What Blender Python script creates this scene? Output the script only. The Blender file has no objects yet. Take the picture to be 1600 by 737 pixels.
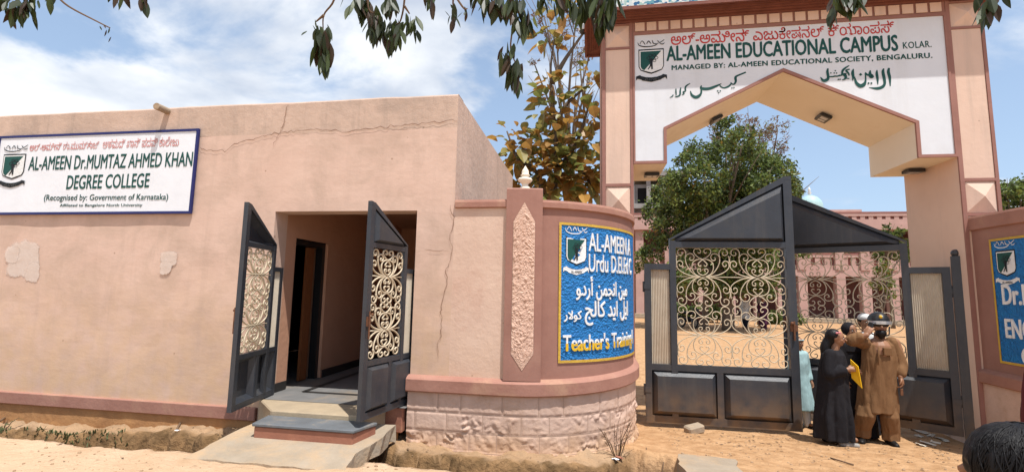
import bpy, bmesh, math, random
import numpy as np
from mathutils import Vector, Matrix, noise
random.seed(7); rng = np.random.default_rng(11)
SC = bpy.context.scene
COL = SC.collection
PI = math.pi
# ------------------------------------------------------------------ camera
FPX = 740.84; YAW = math.radians(-9.3168); PITCH = math.radians(6.5382); ROLL = math.radians(1.1714)
CAMZ = 1.85
_fwd = Vector((math.sin(YAW)*math.cos(PITCH), math.cos(YAW)*math.cos(PITCH), math.sin(PITCH)))
_rt = Vector((math.cos(YAW), -math.sin(YAW), 0)); _up = _rt.cross(_fwd)
_r2 = math.cos(ROLL)*_rt + math.sin(ROLL)*_up; _u2 = -math.sin(ROLL)*_rt + math.cos(ROLL)*_up
cam_d = bpy.data.cameras.new('camera'); cam = bpy.data.objects.new('camera', cam_d); COL.objects.link(cam)
cam_d.sensor_fit = 'HORIZONTAL'; cam_d.sensor_width = 36; cam_d.lens = FPX/1600*36
cam_d.clip_start = 0.05; cam_d.clip_end = 3000
mw = Matrix(((_r2.x, _u2.x, -_fwd.x, 0), (_r2.y, _u2.y, -_fwd.y, 0), (_r2.z, _u2.z, -_fwd.z, CAMZ), (0, 0, 0, 1)))
cam.matrix_world = mw
SC.camera = cam
def ray(x, y):
    return (_r2*((x-800)/FPX) - _u2*((y-368.5)/FPX) + _fwd)
def pix(x, y, Y):                      # photo pixel -> point on the plane Y
    d = ray(x, y); t = Y/d.y
    return Vector((d.x*t, Y, d.z*t + CAMZ))
def pixz(x, y, z):
    d = ray(x, y); t = (z-CAMZ)/d.z
    return Vector((d.x*t, d.y*t, z))
# ------------------------------------------------------------------ light
SUN = Vector((0.25, -0.29, 1.0)).normalized()
sd = bpy.data.lights.new('sun', 'SUN'); so = bpy.data.objects.new('sun', sd); COL.objects.link(so)
sd.energy = 3.95; sd.angle = math.radians(0.53); sd.color = (1.0, 0.975, 0.93)
so.rotation_euler = SUN.to_track_quat('Z', 'Y').to_euler(); so.location = (3, -6, 20)
SC.view_settings.view_transform = 'Standard'; SC.view_settings.look = 'None'
SC.view_settings.exposure = 0.56; SC.view_settings.gamma = 1
wd = bpy.data.worlds.new('World'); SC.world = wd; wd.use_nodes = True
def world():
    nt = wd.node_tree; N = nt.nodes; L = nt.links; N.clear()
    out = N.new('ShaderNodeOutputWorld'); bg = N.new('ShaderNodeBackground'); bg.inputs[1].default_value = 0.115
    sky = N.new('ShaderNodeTexSky'); sky.sky_type = 'NISHITA'; sky.sun_disc = False
    sky.sun_elevation = math.asin(SUN.z); sky.sun_rotation = math.atan2(SUN.x, SUN.y)
    sky.air_density = 1.0; sky.dust_density = 1.2; sky.ozone_density = 1.6
    tc = N.new('ShaderNodeTexCoord'); sep = N.new('ShaderNodeSeparateXYZ'); L.new(tc.outputs['Generated'], sep.inputs[0])
    def M(op, a, b=None, clamp=False):
        m = N.new('ShaderNodeMath'); m.operation = op; m.use_clamp = clamp
        for i, v in enumerate((a, b)):
            if v is None: continue
            if isinstance(v, (int, float)): m.inputs[i].default_value = v
            else: L.new(v, m.inputs[i])
        return m.outputs[0]
    # flatten the dome so that clouds shrink towards the horizon
    den = M('ADD', M('MAXIMUM', sep.outputs[2], 0.0), 0.22)
    px = M('DIVIDE', sep.outputs[0], den); py = M('DIVIDE', sep.outputs[1], den)
    cmb = N.new('ShaderNodeCombineXYZ'); L.new(px, cmb.inputs[0]); L.new(py, cmb.inputs[1]); cmb.inputs[2].default_value = 3.7
    n1 = N.new('ShaderNodeTexNoise'); n1.inputs['Scale'].default_value = 1.15; n1.inputs['Detail'].default_value = 9; n1.inputs['Roughness'].default_value = 0.56
    n1.inputs['Distortion'].default_value = 0.35; L.new(cmb.outputs[0], n1.inputs['Vector'])
    # thicker to the left (west) side of the view, clear blue over the middle
    az = M('DIVIDE', sep.outputs[0], M('MAXIMUM', sep.outputs[1], 0.15))
    mr = N.new('ShaderNodeMapRange'); L.new(az, mr.inputs[0]); mr.inputs[1].default_value = -0.95; mr.inputs[2].default_value = -0.48
    mr.inputs[3].default_value = 0.105; mr.inputs[4].default_value = -0.035
    dens = M('ADD', n1.outputs['Fac'], mr.outputs[0])
    m2 = N.new('ShaderNodeMapRange'); L.new(dens, m2.inputs[0]); m2.inputs[1].default_value = 0.50; m2.inputs[2].default_value = 0.62; m2.interpolation_type = 'SMOOTHSTEP'
    n2 = N.new('ShaderNodeTexNoise'); n2.inputs['Scale'].default_value = 2.6; n2.inputs['Detail'].default_value = 6; L.new(cmb.outputs[0], n2.inputs['Vector'])
    cr = N.new('ShaderNodeValToRGB'); L.new(n2.outputs['Fac'], cr.inputs[0])
    cr.color_ramp.elements[0].position = 0.38; cr.color_ramp.elements[0].color = (3.9, 4.3, 5.0, 1)
    cr.color_ramp.elements[1].position = 0.60; cr.color_ramp.elements[1].color = (6.6, 6.7, 6.8, 1)
    haze = N.new('ShaderNodeMix'); haze.data_type = 'RGBA'
    hz = N.new('ShaderNodeMapRange'); L.new(sep.outputs[2], hz.inputs[0]); hz.inputs[1].default_value = 0.0; hz.inputs[2].default_value = 0.75
    hz.inputs[3].default_value = 0.60; hz.inputs[4].default_value = 0.25
    L.new(hz.outputs[0], haze.inputs[0]); L.new(sky.outputs[0], haze.inputs[6]); haze.inputs[7].default_value = (3.5, 4.6, 6.1, 1)
    mx = N.new('ShaderNodeMix'); mx.data_type = 'RGBA'
    L.new(M('MULTIPLY', m2.outputs[0], 0.86), mx.inputs[0]); L.new(haze.outputs[2], mx.inputs[6]); L.new(cr.outputs[0], mx.inputs[7])
    L.new(mx.outputs[2], bg.inputs[0]); L.new(bg.outputs[0], out.inputs[0])
world()
SC.cycles.max_bounces = 6; SC.cycles.diffuse_bounces = 3; SC.cycles.glossy_bounces = 2
try:
    SC.cycles.use_denoising = True
except Exception: pass

# ------------------------------------------------------------------ materials
def mat(name, c1, c2=None, scale=3.0, detail=6, rough=0.85, bump=0.0, bscale=40.0, stain=None, sscale=0.8, slo=0.5, shi=0.7,
        stretch=(1, 1, 1), metallic=0.0, spec=0.3, bdist=0.02, bdetail=8, vor=0.0, vscale=12, dust=None, specks=None, streak=None):
    m = bpy.data.materials.new(name); m.use_nodes = True
    nt = m.node_tree; N = nt.nodes; L = nt.links; b = N['Principled BSDF']
    b.inputs['Roughness'].default_value = rough; b.inputs['Metallic'].default_value = metallic
    b.inputs['Specular IOR Level'].default_value = spec
    tc = N.new('ShaderNodeTexCoord'); mp = N.new('ShaderNodeMapping'); mp.inputs['Scale'].default_value = stretch
    L.new(tc.outputs['Object'], mp.inputs[0])
    c2 = c2 or tuple(v*0.8 for v in c1)
    n = N.new('ShaderNodeTexNoise'); n.inputs['Scale'].default_value = scale; n.inputs['Detail'].default_value = detail; n.inputs['Roughness'].default_value = 0.62
    L.new(mp.outputs[0], n.inputs['Vector'])
    r = N.new('ShaderNodeValToRGB'); L.new(n.outputs['Fac'], r.inputs[0])
    r.color_ramp.elements[0].position = 0.32; r.color_ramp.elements[0].color = (*c2, 1)
    r.color_ramp.elements[1].position = 0.66; r.color_ramp.elements[1].color = (*c1, 1)
    col = r.outputs[0]
    def over(col, fac, c):
        x = N.new('ShaderNodeMix'); x.data_type = 'RGBA'; L.new(fac, x.inputs[0]); L.new(col, x.inputs[6]); x.inputs[7].default_value = (*c, 1)
        return x.outputs[2]
    if stain:
        s = N.new('ShaderNodeTexNoise'); s.inputs['Scale'].default_value = sscale; s.inputs['Detail'].default_value = 10; s.inputs['Roughness'].default_value = 0.7
        s.inputs['Distortion'].default_value = 0.4
        L.new(tc.outputs['Object'], s.inputs['Vector'])
        q = N.new('ShaderNodeMapRange'); L.new(s.outputs['Fac'], q.inputs[0]); q.inputs[1].default_value = slo; q.inputs[2].default_value = shi; q.inputs[4].default_value = 0.8
        col = over(col, q.outputs[0], stain)
    if dust:                            # (colour, z low, z high): blown soil lying on the lower part of the thing
        sp = N.new('ShaderNodeSeparateXYZ'); gm = N.new('ShaderNodeNewGeometry'); L.new(gm.outputs['Position'], sp.inputs[0])
        q = N.new('ShaderNodeMapRange'); L.new(sp.outputs[2], q.inputs[0]); q.inputs[1].default_value = dust[1]; q.inputs[2].default_value = dust[2]
        q.inputs[3].default_value = dust[3] if len(dust) > 3 else 0.75; q.inputs[4].default_value = 0.0
        s = N.new('ShaderNodeTexNoise'); s.inputs['Scale'].default_value = 5; s.inputs['Detail'].default_value = 8; L.new(tc.outputs['Object'], s.inputs['Vector'])
        q2 = N.new('ShaderNodeMapRange'); L.new(s.outputs['Fac'], q2.inputs[0]); q2.inputs[1].default_value = 0.25; q2.inputs[2].default_value = 0.6
        mm = N.new('ShaderNodeMath'); mm.operation = 'MULTIPLY'; L.new(q.outputs[0], mm.inputs[0]); L.new(q2.outputs[0], mm.inputs[1])
        col = over(col, mm.outputs[0], dust[0])
    if specks:                          # (colour, scale, share): pits and flecks
        v = N.new('ShaderNodeTexVoronoi'); v.inputs['Scale'].default_value = specks[1]; L.new(tc.outputs['Object'], v.inputs['Vector'])
        ns = N.new('ShaderNodeTexNoise'); ns.inputs['Scale'].default_value = specks[1]*.35; L.new(tc.outputs['Object'], ns.inputs['Vector'])
        q = N.new('ShaderNodeMath'); q.operation = 'MULTIPLY'; L.new(v.outputs['Distance'], q.inputs[0]); L.new(ns.outputs['Fac'], q.inputs[1])
        q2 = N.new('ShaderNodeMapRange'); L.new(q.outputs[0], q2.inputs[0]); q2.inputs[1].default_value = specks[2]; q2.inputs[2].default_value = specks[2]*.45; q2.inputs[3].default_value = 0; q2.inputs[4].default_value = .75
        sx = N.new('ShaderNodeSeparateColor'); L.new(v.outputs['Color'], sx.inputs[0]); q3 = N.new('ShaderNodeMath'); q3.operation = 'GREATER_THAN'; L.new(sx.outputs[0], q3.inputs[0]); q3.inputs[1].default_value = .72
        q4 = N.new('ShaderNodeMath'); q4.operation = 'MULTIPLY'; L.new(q2.outputs[0], q4.inputs[0]); L.new(q3.outputs[0], q4.inputs[1])
        col = over(col, q4.outputs[0], specks[0])
    if streak:                          # (colour, amount): rain streaks running down
        mp2 = N.new('ShaderNodeMapping'); mp2.inputs['Scale'].default_value = (3.2, 3.2, .22); L.new(tc.outputs['Object'], mp2.inputs[0])
        ns = N.new('ShaderNodeTexNoise'); ns.inputs['Scale'].default_value = 1.6; ns.inputs['Detail'].default_value = 8; ns.inputs['Roughness'].default_value = .7; L.new(mp2.outputs[0], ns.inputs['Vector'])
        q = N.new('ShaderNodeMapRange'); L.new(ns.outputs['Fac'], q.inputs[0]); q.inputs[1].default_value = .52; q.inputs[2].default_value = .75; q.inputs[4].default_value = streak[1]
        col = over(col, q.outputs[0], streak[0])
    L.new(col, b.inputs['Base Color'])
    if bump:
        h = N.new('ShaderNodeTexNoise'); h.inputs['Scale'].default_value = bscale; h.inputs['Detail'].default_value = bdetail; h.inputs['Roughness'].default_value = 0.6
        L.new(mp.outputs[0], h.inputs['Vector']); hv = h.outputs['Fac']
        if vor:
            v = N.new('ShaderNodeTexVoronoi'); v.inputs['Scale'].default_value = vscale; L.new(mp.outputs[0], v.inputs['Vector'])
            a = N.new('ShaderNodeMath'); a.operation = 'MULTIPLY_ADD'; L.new(v.outputs['Distance'], a.inputs[0]); a.inputs[1].default_value = vor; L.new(hv, a.inputs[2]); hv = a.outputs[0]
        bp = N.new('ShaderNodeBump'); bp.inputs['Strength'].default_value = bump; bp.inputs['Distance'].default_value = bdist
        L.new(hv, bp.inputs['Height']); L.new(bp.outputs[0], b.inputs['Normal'])
    return m
def leafmat(name, c1, c2, trans=0.33, rough=0.45, scale=6.0):
    m = mat(name, c1, c2, scale=scale, rough=rough, spec=0.4)
    nt = m.node_tree; N = nt.nodes; L = nt.links; b = N['Principled BSDF']; out = N['Material Output']
    t = N.new('ShaderNodeBsdfTranslucent'); ms = N.new('ShaderNodeMixShader'); ms.inputs[0].default_value = trans
    src = b.inputs['Base Color'].links[0].from_socket
    L.new(src, t.inputs[0]); L.new(b.outputs[0], ms.inputs[1]); L.new(t.outputs[0], ms.inputs[2]); L.new(ms.outputs[0], out.inputs[0])
    return m
SOIL = (0.46, 0.27, 0.13)
M_ = {}
M_['pink'] = mat('pink_plaster', (0.655, 0.465, 0.37), (0.595, 0.41, 0.32), scale=1.6, rough=0.9, bump=0.28, bscale=10, bdist=0.012, stretch=(0.7, 1, 1.25),
                 stain=(0.47, 0.335, 0.255), sscale=1.5, slo=0.43, shi=0.66, specks=((0.30, 0.18, 0.12), 5.0, 0.035), streak=((0.47, 0.33, 0.255), .45), dust=((0.60, 0.40, 0.235), 0.4, 2.2, 0.8))
M_['parapet'] = mat('weathered_plaster', (0.56, 0.405, 0.315), (0.48, 0.345, 0.265), scale=2.2, rough=0.92, bump=0.35, bscale=12, stain=(0.36, 0.27, 0.215), sscale=1.3, slo=0.47, shi=0.68, streak=((0.30, 0.23, 0.185), .6), specks=((0.22, 0.15, 0.11), 6.0, 0.04))
M_['pinkside'] = mat('weathered_side_plaster', (0.64, 0.47, 0.375), (0.53, 0.39, 0.31), scale=1.5, rough=0.92, bump=0.4, bscale=12, stain=(0.45, 0.34, 0.275), sscale=0.9, slo=0.48, shi=0.72, streak=((0.36, 0.28, 0.23), .5))
M_['wallpink'] = mat('compound_plaster', (0.65, 0.47, 0.365), (0.59, 0.415, 0.32), scale=2.0, rough=0.9, specks=((0.34, 0.21, 0.14), 6.0, 0.03), streak=((0.55, 0.36, 0.27), .35), bump=0.35, bscale=16, bdist=0.015, stain=(0.52, 0.32, 0.24), sscale=1.4, slo=0.55, shi=0.75, dust=((0.62, 0.38, 0.22), 0.6, 1.5, 0.5))
M_['mauve'] = mat('mauve_paint', (0.335, 0.172, 0.13), (0.285, 0.142, 0.107), scale=3.0, rough=0.8, bump=0.2, bscale=20, bdist=0.01, stain=(0.40, 0.235, 0.17), sscale=1.6, slo=0.55, shi=0.8)
M_['band'] = mat('band_paint', (0.37, 0.19, 0.142), (0.31, 0.15, 0.11), scale=3.0, rough=0.85, bump=0.3, bscale=18, bdist=0.015, stain=(0.46, 0.28, 0.18), sscale=2.2, slo=0.5, shi=0.75)
M_['stone'] = mat('painted_stone', (0.64, 0.455, 0.36), (0.54, 0.37, 0.285), scale=5.0, rough=0.92, bump=0.45, bscale=30, bdist=0.012, stain=(0.42, 0.26, 0.17), sscale=2.4, slo=0.5, shi=0.72, dust=((0.50, 0.30, 0.15), 0.1, 0.5, 0.85))
M_['roughcast'] = mat('roughcast', (0.70, 0.47, 0.36), (0.60, 0.385, 0.285), scale=14, rough=0.95, bump=0.9, bscale=60, bdist=0.02)
M_['plinth'] = mat('soil_stained_plinth', (0.44, 0.235, 0.10), (0.33, 0.17, 0.075), scale=4, rough=0.95, bump=0.5, bscale=18)
M_['cream'] = mat('cream_plaster', (0.80, 0.71, 0.57), (0.76, 0.67, 0.53), scale=1.5, rough=0.85, bump=0.12, bscale=14, stain=(0.60, 0.46, 0.31), sscale=1.0, slo=0.55, shi=0.8)
M_['archpink'] = mat('arch_pink', (0.72, 0.52, 0.405), (0.67, 0.475, 0.365), scale=2.0, rough=0.82, streak=((0.52, 0.39, 0.31), .75), specks=((0.40, 0.26, 0.2), 5.0, 0.03), bump=0.15, bscale=14, stain=(0.62, 0.42, 0.32), sscale=1.2, slo=0.58, shi=0.8)
M_['archbrown'] = mat('arch_brown', (0.335, 0.165, 0.13), (0.28, 0.135, 0.105), scale=3.0, rough=0.75, bump=0.12, bscale=20)
M_['cornice'] = mat('cornice_red_brown', (0.21, 0.075, 0.052), (0.15, 0.052, 0.037), scale=6.0, rough=0.7, bump=0.15, bscale=25)
M_['white'] = mat('white_board', streak=((0.58, 0.58, 0.57), .45), c1=(0.71, 0.73, 0.755), c2=(0.66, 0.68, 0.705), scale=2.0, rough=0.75, bump=0.2, bscale=9, bdist=0.01, stain=(0.62, 0.62, 0.62), sscale=1.2, slo=0.52, shi=0.8)
M_['banner'] = mat('white_vinyl', (0.77, 0.78, 0.80), (0.72, 0.73, 0.75), scale=3.0, rough=0.45, bump=0.25, bscale=3.5, bdist=0.02, spec=0.4)
M_['navy'] = mat('navy_border', (0.02, 0.025, 0.13), rough=0.5)
M_['green'] = mat('sign_green', (0.010, 0.075, 0.060), (0.007, 0.06, 0.05), rough=0.55)
M_['black'] = mat('ink_black', (0.012, 0.014, 0.016), rough=0.6)
M_['red'] = mat('sign_red', (0.55, 0.055, 0.045), (0.48, 0.05, 0.04), rough=0.6)
M_['fadedred'] = mat('faded_sign_red', (0.60, 0.20, 0.18), (0.72, 0.48, 0.46), scale=9, rough=0.6)
M_['blue'] = mat('blue_stucco', (0.012, 0.20, 0.52), (0.008, 0.14, 0.40), scale=18, rough=0.6, bump=1.0, bscale=34, bdist=0.03, spec=0.4, vor=0.5, vscale=40)
M_['gold'] = mat('gold_border', (0.62, 0.40, 0.05), (0.5, 0.31, 0.05), scale=12, rough=0.6, bump=0.4, bscale=40)
M_['letter'] = mat('letter_white', (0.78, 0.78, 0.76), (0.70, 0.70, 0.68), scale=18, rough=0.7, bump=0.5, bscale=45, bdist=0.01)
M_['yellow'] = mat('letter_yellow', (0.75, 0.47, 0.02), (0.62, 0.38, 0.02), scale=12, rough=0.7)
M_['metal'] = mat('grey_gate_paint', (0.036, 0.040, 0.049), (0.029, 0.032, 0.039), scale=6, rough=0.42, bump=0.08, bscale=30, spec=0.5, specks=((0.14, 0.08, 0.045), 9.0, 0.03), streak=((0.095, 0.085, 0.075), .5), stain=(0.06, 0.056, 0.052), sscale=2.5, slo=0.5, shi=0.78, dust=((0.24, 0.135, 0.06), 0.0, 0.62, 0.8))
M_['scroll'] = mat('cream_scroll_paint', (0.60, 0.51, 0.37), (0.45, 0.36, 0.24), scale=14, rough=0.6, spec=0.3)
M_['corr'] = mat('cream_corrugated', (0.60, 0.53, 0.42), (0.52, 0.45, 0.35), scale=6, rough=0.65, dust=((0.40, 0.26, 0.14), 0.6, 1.6, 0.5))
M_['rust'] = mat('rusty_iron', (0.20, 0.09, 0.045), (0.12, 0.05, 0.03), scale=20, rough=0.7, metallic=0.3)
M_['conc'] = mat('grey_concrete', (0.36, 0.29, 0.215), (0.29, 0.23, 0.165), scale=3.5, rough=0.92, bump=0.5, bscale=22, stain=(0.45, 0.30, 0.17), sscale=1.7, slo=0.45, shi=0.66)
M_['tread'] = mat('slate_tread', (0.14, 0.15, 0.16), (0.11, 0.115, 0.12), scale=5, rough=0.7, bump=0.25, bscale=25, stain=(0.34, 0.26, 0.17), sscale=2.5, slo=0.53, shi=0.72)
M_['landing'] = mat('dusty_landing', (0.40, 0.31, 0.205), (0.32, 0.25, 0.17), scale=5, rough=0.9, bump=0.25, bscale=25)
M_['riser'] = mat('red_oxide_riser', (0.34, 0.145, 0.09), (0.27, 0.11, 0.07), scale=6, rough=0.85, bump=0.2, stain=(0.44, 0.27, 0.15), sscale=3, slo=0.52, shi=0.75)
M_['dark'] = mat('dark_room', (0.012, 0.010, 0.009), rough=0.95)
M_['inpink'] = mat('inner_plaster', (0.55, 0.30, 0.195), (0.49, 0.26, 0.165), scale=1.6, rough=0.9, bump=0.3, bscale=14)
M_['doorwood'] = mat('brown_door', (0.23, 0.085, 0.03), (0.16, 0.055, 0.022), scale=8, rough=0.5, stretch=(8, 8, 1))
M_['tilefloor'] = mat('stone_floor', (0.19, 0.185, 0.18), (0.14, 0.138, 0.135), scale=4, rough=0.55, stain=(0.30, 0.23, 0.16), sscale=1.6, slo=0.48, shi=0.72)
M_['skirt'] = mat('black_skirting', (0.035, 0.032, 0.03), rough=0.5)
M_['soil'] = mat('sandy_soil', (0.51, 0.345, 0.215), (0.42, 0.27, 0.155), scale=1.1, detail=10, rough=0.97, bump=0.9, bscale=16, bdist=0.04, specks=((0.25, 0.15, 0.08), 11.0, 0.06), stain=(0.56, 0.395, 0.26), sscale=0.9, slo=0.46, shi=0.66)
def soil_mat():
    """pale road sand; the R channel marks the ditch and its bank, coloured darker brown, the G channel the redder sand of the driveway and yard"""
    m = M_['soil']; nt = m.node_tree; N = nt.nodes; L = nt.links; b = N['Principled BSDF']
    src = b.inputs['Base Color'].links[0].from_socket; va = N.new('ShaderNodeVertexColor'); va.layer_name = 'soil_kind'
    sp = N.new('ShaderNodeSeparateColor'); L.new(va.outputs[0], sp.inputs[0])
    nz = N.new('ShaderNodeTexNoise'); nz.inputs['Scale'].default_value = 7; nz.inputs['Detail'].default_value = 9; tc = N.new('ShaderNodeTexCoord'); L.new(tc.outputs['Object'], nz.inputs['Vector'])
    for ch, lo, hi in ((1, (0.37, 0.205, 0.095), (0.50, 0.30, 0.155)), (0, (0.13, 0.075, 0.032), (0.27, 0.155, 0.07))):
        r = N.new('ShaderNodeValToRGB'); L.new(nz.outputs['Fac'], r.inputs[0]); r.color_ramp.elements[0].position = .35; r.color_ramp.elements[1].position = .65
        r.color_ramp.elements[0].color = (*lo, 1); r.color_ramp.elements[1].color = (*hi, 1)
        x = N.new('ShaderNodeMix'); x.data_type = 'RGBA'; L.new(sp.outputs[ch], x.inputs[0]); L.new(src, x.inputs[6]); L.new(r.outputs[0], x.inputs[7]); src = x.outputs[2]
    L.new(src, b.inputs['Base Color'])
soil_mat()
M_['twig'] = mat('dry_twig', (0.16, 0.10, 0.06), rough=0.9)
M_['bark'] = mat('grey_bark', (0.17, 0.13, 0.095), (0.10, 0.075, 0.055), scale=9, rough=0.95, bump=0.8, bscale=25, stretch=(1, 1, 0.3))
M_['skin'] = mat('brown_skin', (0.30, 0.15, 0.085), (0.27, 0.13, 0.07), scale=9, rough=0.5, spec=0.35)
M_['hair'] = mat('black_hair', (0.008, 0.007, 0.007), (0.010, 0.008, 0.008), scale=6, rough=0.45, spec=0.22, stretch=(22, 22, 2), bump=0.4, bscale=5, bdist=0.01)
M_['lens'] = mat('lamp_glass', (0.45, 0.45, 0.45), rough=0.2, spec=0.6)
M_['shell'] = mat('black_plastic', (0.016, 0.016, 0.017), rough=0.35, spec=0.5)
M_['whiteplastic'] = mat('white_plastic', (0.75, 0.75, 0.73), rough=0.4)
# ------------------------------------------------------------------ mesh builder
class MB:
    def __init__(s): s.v = []; s.f = []; s.mi = []; s.cur = 0
    def add(s, vs, fs):
        o = len(s.v); s.v.extend([tuple(v) for v in vs])
        for f in fs: s.f.append(tuple(i+o for i in f)); s.mi.append(s.cur)
        return s
    def box(s, x0, x1, y0, y1, z0, z1):
        return s.add([(x0,y0,z0),(x1,y0,z0),(x1,y1,z0),(x0,y1,z0),(x0,y0,z1),(x1,y0,z1),(x1,y1,z1),(x0,y1,z1)],
                     [(0,3,2,1),(4,5,6,7),(0,1,5,4),(1,2,6,5),(2,3,7,6),(3,0,4,7)])
    def prism(s, poly, y0, y1):         # poly in (x,z), counter-clockwise seen from -Y
        n = len(poly)
        vs = [(x, y0, z) for x, z in poly] + [(x, y1, z) for x, z in poly]
        return s.add(vs, [tuple(range(n)), tuple(range(2*n-1, n-1, -1))] + [((i+1) % n, i, n+i, n+(i+1) % n) for i in range(n)])
    def prismz(s, poly, z0, z1):        # poly in (x,y), counter-clockwise from above
        n = len(poly)
        vs = [(x, y, z1) for x, y in poly] + [(x, y, z0) for x, y in poly]
        return s.add(vs, [tuple(range(n)), tuple(range(2*n-1, n-1, -1))] + [((i+1) % n, i, n+i, n+(i+1) % n) for i in range(n)])
    def bar(s, p0, p1, w, d, up=(0, 0, 1)):   # square bar between two points
        p0, p1 = Vector(p0), Vector(p1); a = (p1-p0).normalized(); u = Vector(up)
        if abs(a.dot(u)) > 0.98: u = Vector((0, 1, 0))
        r = a.cross(u).normalized(); u = r.cross(a)
        vs = []
        for p in (p0, p1):
            for i, j in ((-1,-1),(1,-1),(1,1),(-1,1)): vs.append(p + r*(w/2*i) + u*(d/2*j))
        return s.add(vs, [(3,2,1,0),(4,5,6,7),(0,1,5,4),(1,2,6,5),(2,3,7,6),(3,0,4,7)])
    def tube(s, pts, r, n=6, caps=True):
        pts = [Vector(p) for p in pts]; m = len(pts)
        rs = r if isinstance(r, (list, tuple)) else [r]*m
        vs = []; ref = None
        for i, p in enumerate(pts):
            t = (pts[min(i+1, m-1)] - pts[max(i-1, 0)])
            t = t.normalized() if t.length > 1e-9 else Vector((0, 0, 1))
            if ref is None:
                ref = Vector((0, 0, 1)) if abs(t.z) < 0.9 else Vector((1, 0, 0))
            a = (ref - t*ref.dot(t)); a = a.normalized() if a.length > 1e-6 else t.orthogonal().normalized()
            ref = a; b = t.cross(a)
            for k in range(n):
                an = 2*PI*k/n; vs.append(p + (a*math.cos(an) + b*math.sin(an))*rs[i])
        fs = [(i*n+k, i*n+(k+1) % n, (i+1)*n+(k+1) % n, (i+1)*n+k) for i in range(m-1) for k in range(n)]
        if caps: fs += [tuple(range(n-1, -1, -1)), tuple((m-1)*n+k for k in range(n))]
        return s.add(vs, fs)
    def lathe(s, c, prof, n=20):        # prof [(r,z)] from bottom to top
        vs = []; m = len(prof)
        for r, z in prof:
            for k in range(n): vs.append((c[0]+r*math.cos(2*PI*k/n), c[1]+r*math.sin(2*PI*k/n), c[2]+z))
        fs = [(i*n+k, i*n+(k+1) % n, (i+1)*n+(k+1) % n, (i+1)*n+k) for i in range(m-1) for k in range(n)]
        fs += [tuple(range(n-1, -1, -1)), tuple((m-1)*n+k for k in range(n))]
        return s.add(vs, fs)
    def ball(s, c, r, rot=None, n=12, m=8):
        if isinstance(r, (int, float)): r = (r, r, r)
        vs = []
        for i in range(1, m):
            th = PI*i/m
            for k in range(n):
                vs.append(Vector((r[0]*math.sin(th)*math.cos(2*PI*k/n), r[1]*math.sin(th)*math.sin(2*PI*k/n), -r[2]*math.cos(th))))
        vs += [Vector((0, 0, -r[2])), Vector((0, 0, r[2]))]
        if rot: vs = [rot @ v for v in vs]
        vs = [v + Vector(c) for v in vs]
        b = (m-1)*n
        fs = [(i*n+k, i*n+(k+1) % n, (i+1)*n+(k+1) % n, (i+1)*n+k) for i in range(m-2) for k in range(n)]
        fs += [(b, (k+1) % n, k) for k in range(n)] + [(b+1, (m-2)*n+k, (m-2)*n+(k+1) % n) for k in range(n)]
        return s.add(vs, fs)
    def frustum(s, x0, x1, z0, z1, yb, yt, ins):   # raised panel on plane yb rising to yt
        a = [(x0,yb,z0),(x1,yb,z0),(x1,yb,z1),(x0,yb,z1)]
        b = [(x0+ins,yt,z0+ins),(x1-ins,yt,z0+ins),(x1-ins,yt,z1-ins),(x0+ins,yt,z1-ins)]
        return s.add(a+b, [(4,5,6,7),(0,1,5,4),(1,2,6,5),(2,3,7,6),(3,0,4,7)])
    def build(s, name, mats, parent=None, smooth=False, bevel=0.0, local=False, fix=False):
        me = bpy.data.meshes.new(name)
        off = Vector((0, 0, 0))
        if parent is not None and not local: off = world_loc(parent)
        me.from_pydata([tuple(Vector(v)-off) for v in s.v], [], s.f)
        mats = mats if isinstance(mats, (list, tuple)) else [mats]
        for m in mats: me.materials.append(m)
        if len(mats) > 1: me.polygons.foreach_set('material_index', s.mi)
        if bevel or fix:
            bm = bmesh.new(); bm.from_mesh(me)
            if fix:
                bmesh.ops.remove_doubles(bm, verts=bm.verts, dist=1e-5); bmesh.ops.recalc_face_normals(bm, faces=bm.faces)
            if bevel:
                bmesh.ops.bevel(bm, geom=list(bm.edges), offset=bevel, segments=1, affect='EDGES', profile=0.5, clamp_overlap=True)
            bm.to_mesh(me); bm.free()
        if smooth: me.polygons.foreach_set('use_smooth', [True]*len(me.polygons))
        me.update()
        o = bpy.data.objects.new(name, me); COL.objects.link(o)
        if parent is not None: o.parent = parent
        return o
def world_loc(o):
    v = Vector((0, 0, 0))
    while o is not None: v += Vector(o.location); o = o.parent
    return v
def tag(o, label=None, cat=None, group=None, kind=None):
    if label: o['label'] = label
    if cat: o['category'] = cat
    if group: o['group'] = group
    if kind: o['kind'] = kind
    return o
def thing(name, loc, label, cat, group=None, rz=0.0):
    o = bpy.data.objects.new(name, None); COL.objects.link(o); o.empty_display_size = 0.1
    o.location = loc; o.rotation_euler = (0, 0, rz)
    return tag(o, label, cat, group)
def smoothstep(a, b, x):
    t = min(1.0, max(0.0, (x-a)/(b-a))); return t*t*(3-2*t)
def fbm(x, y, z=0.0, o=4):
    return noise.fractal(Vector((x, y, z)), 0.9, 2.0, o)
def catmull(pts, k=6):
    pts = [Vector(p) for p in pts]; P = [pts[0]*2-pts[1]] + pts + [pts[-1]*2-pts[-2]]; out = []
    for i in range(1, len(P)-2):
        a, b, c, d = P[i-1], P[i], P[i+1], P[i+2]
        for j in range(k):
            t = j/k
            out.append(0.5*((2*b) + (c-a)*t + (2*a-5*b+4*c-d)*t*t + (3*b-a-3*c+d)*t**3))
    out.append(pts[-1]); return out
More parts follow.
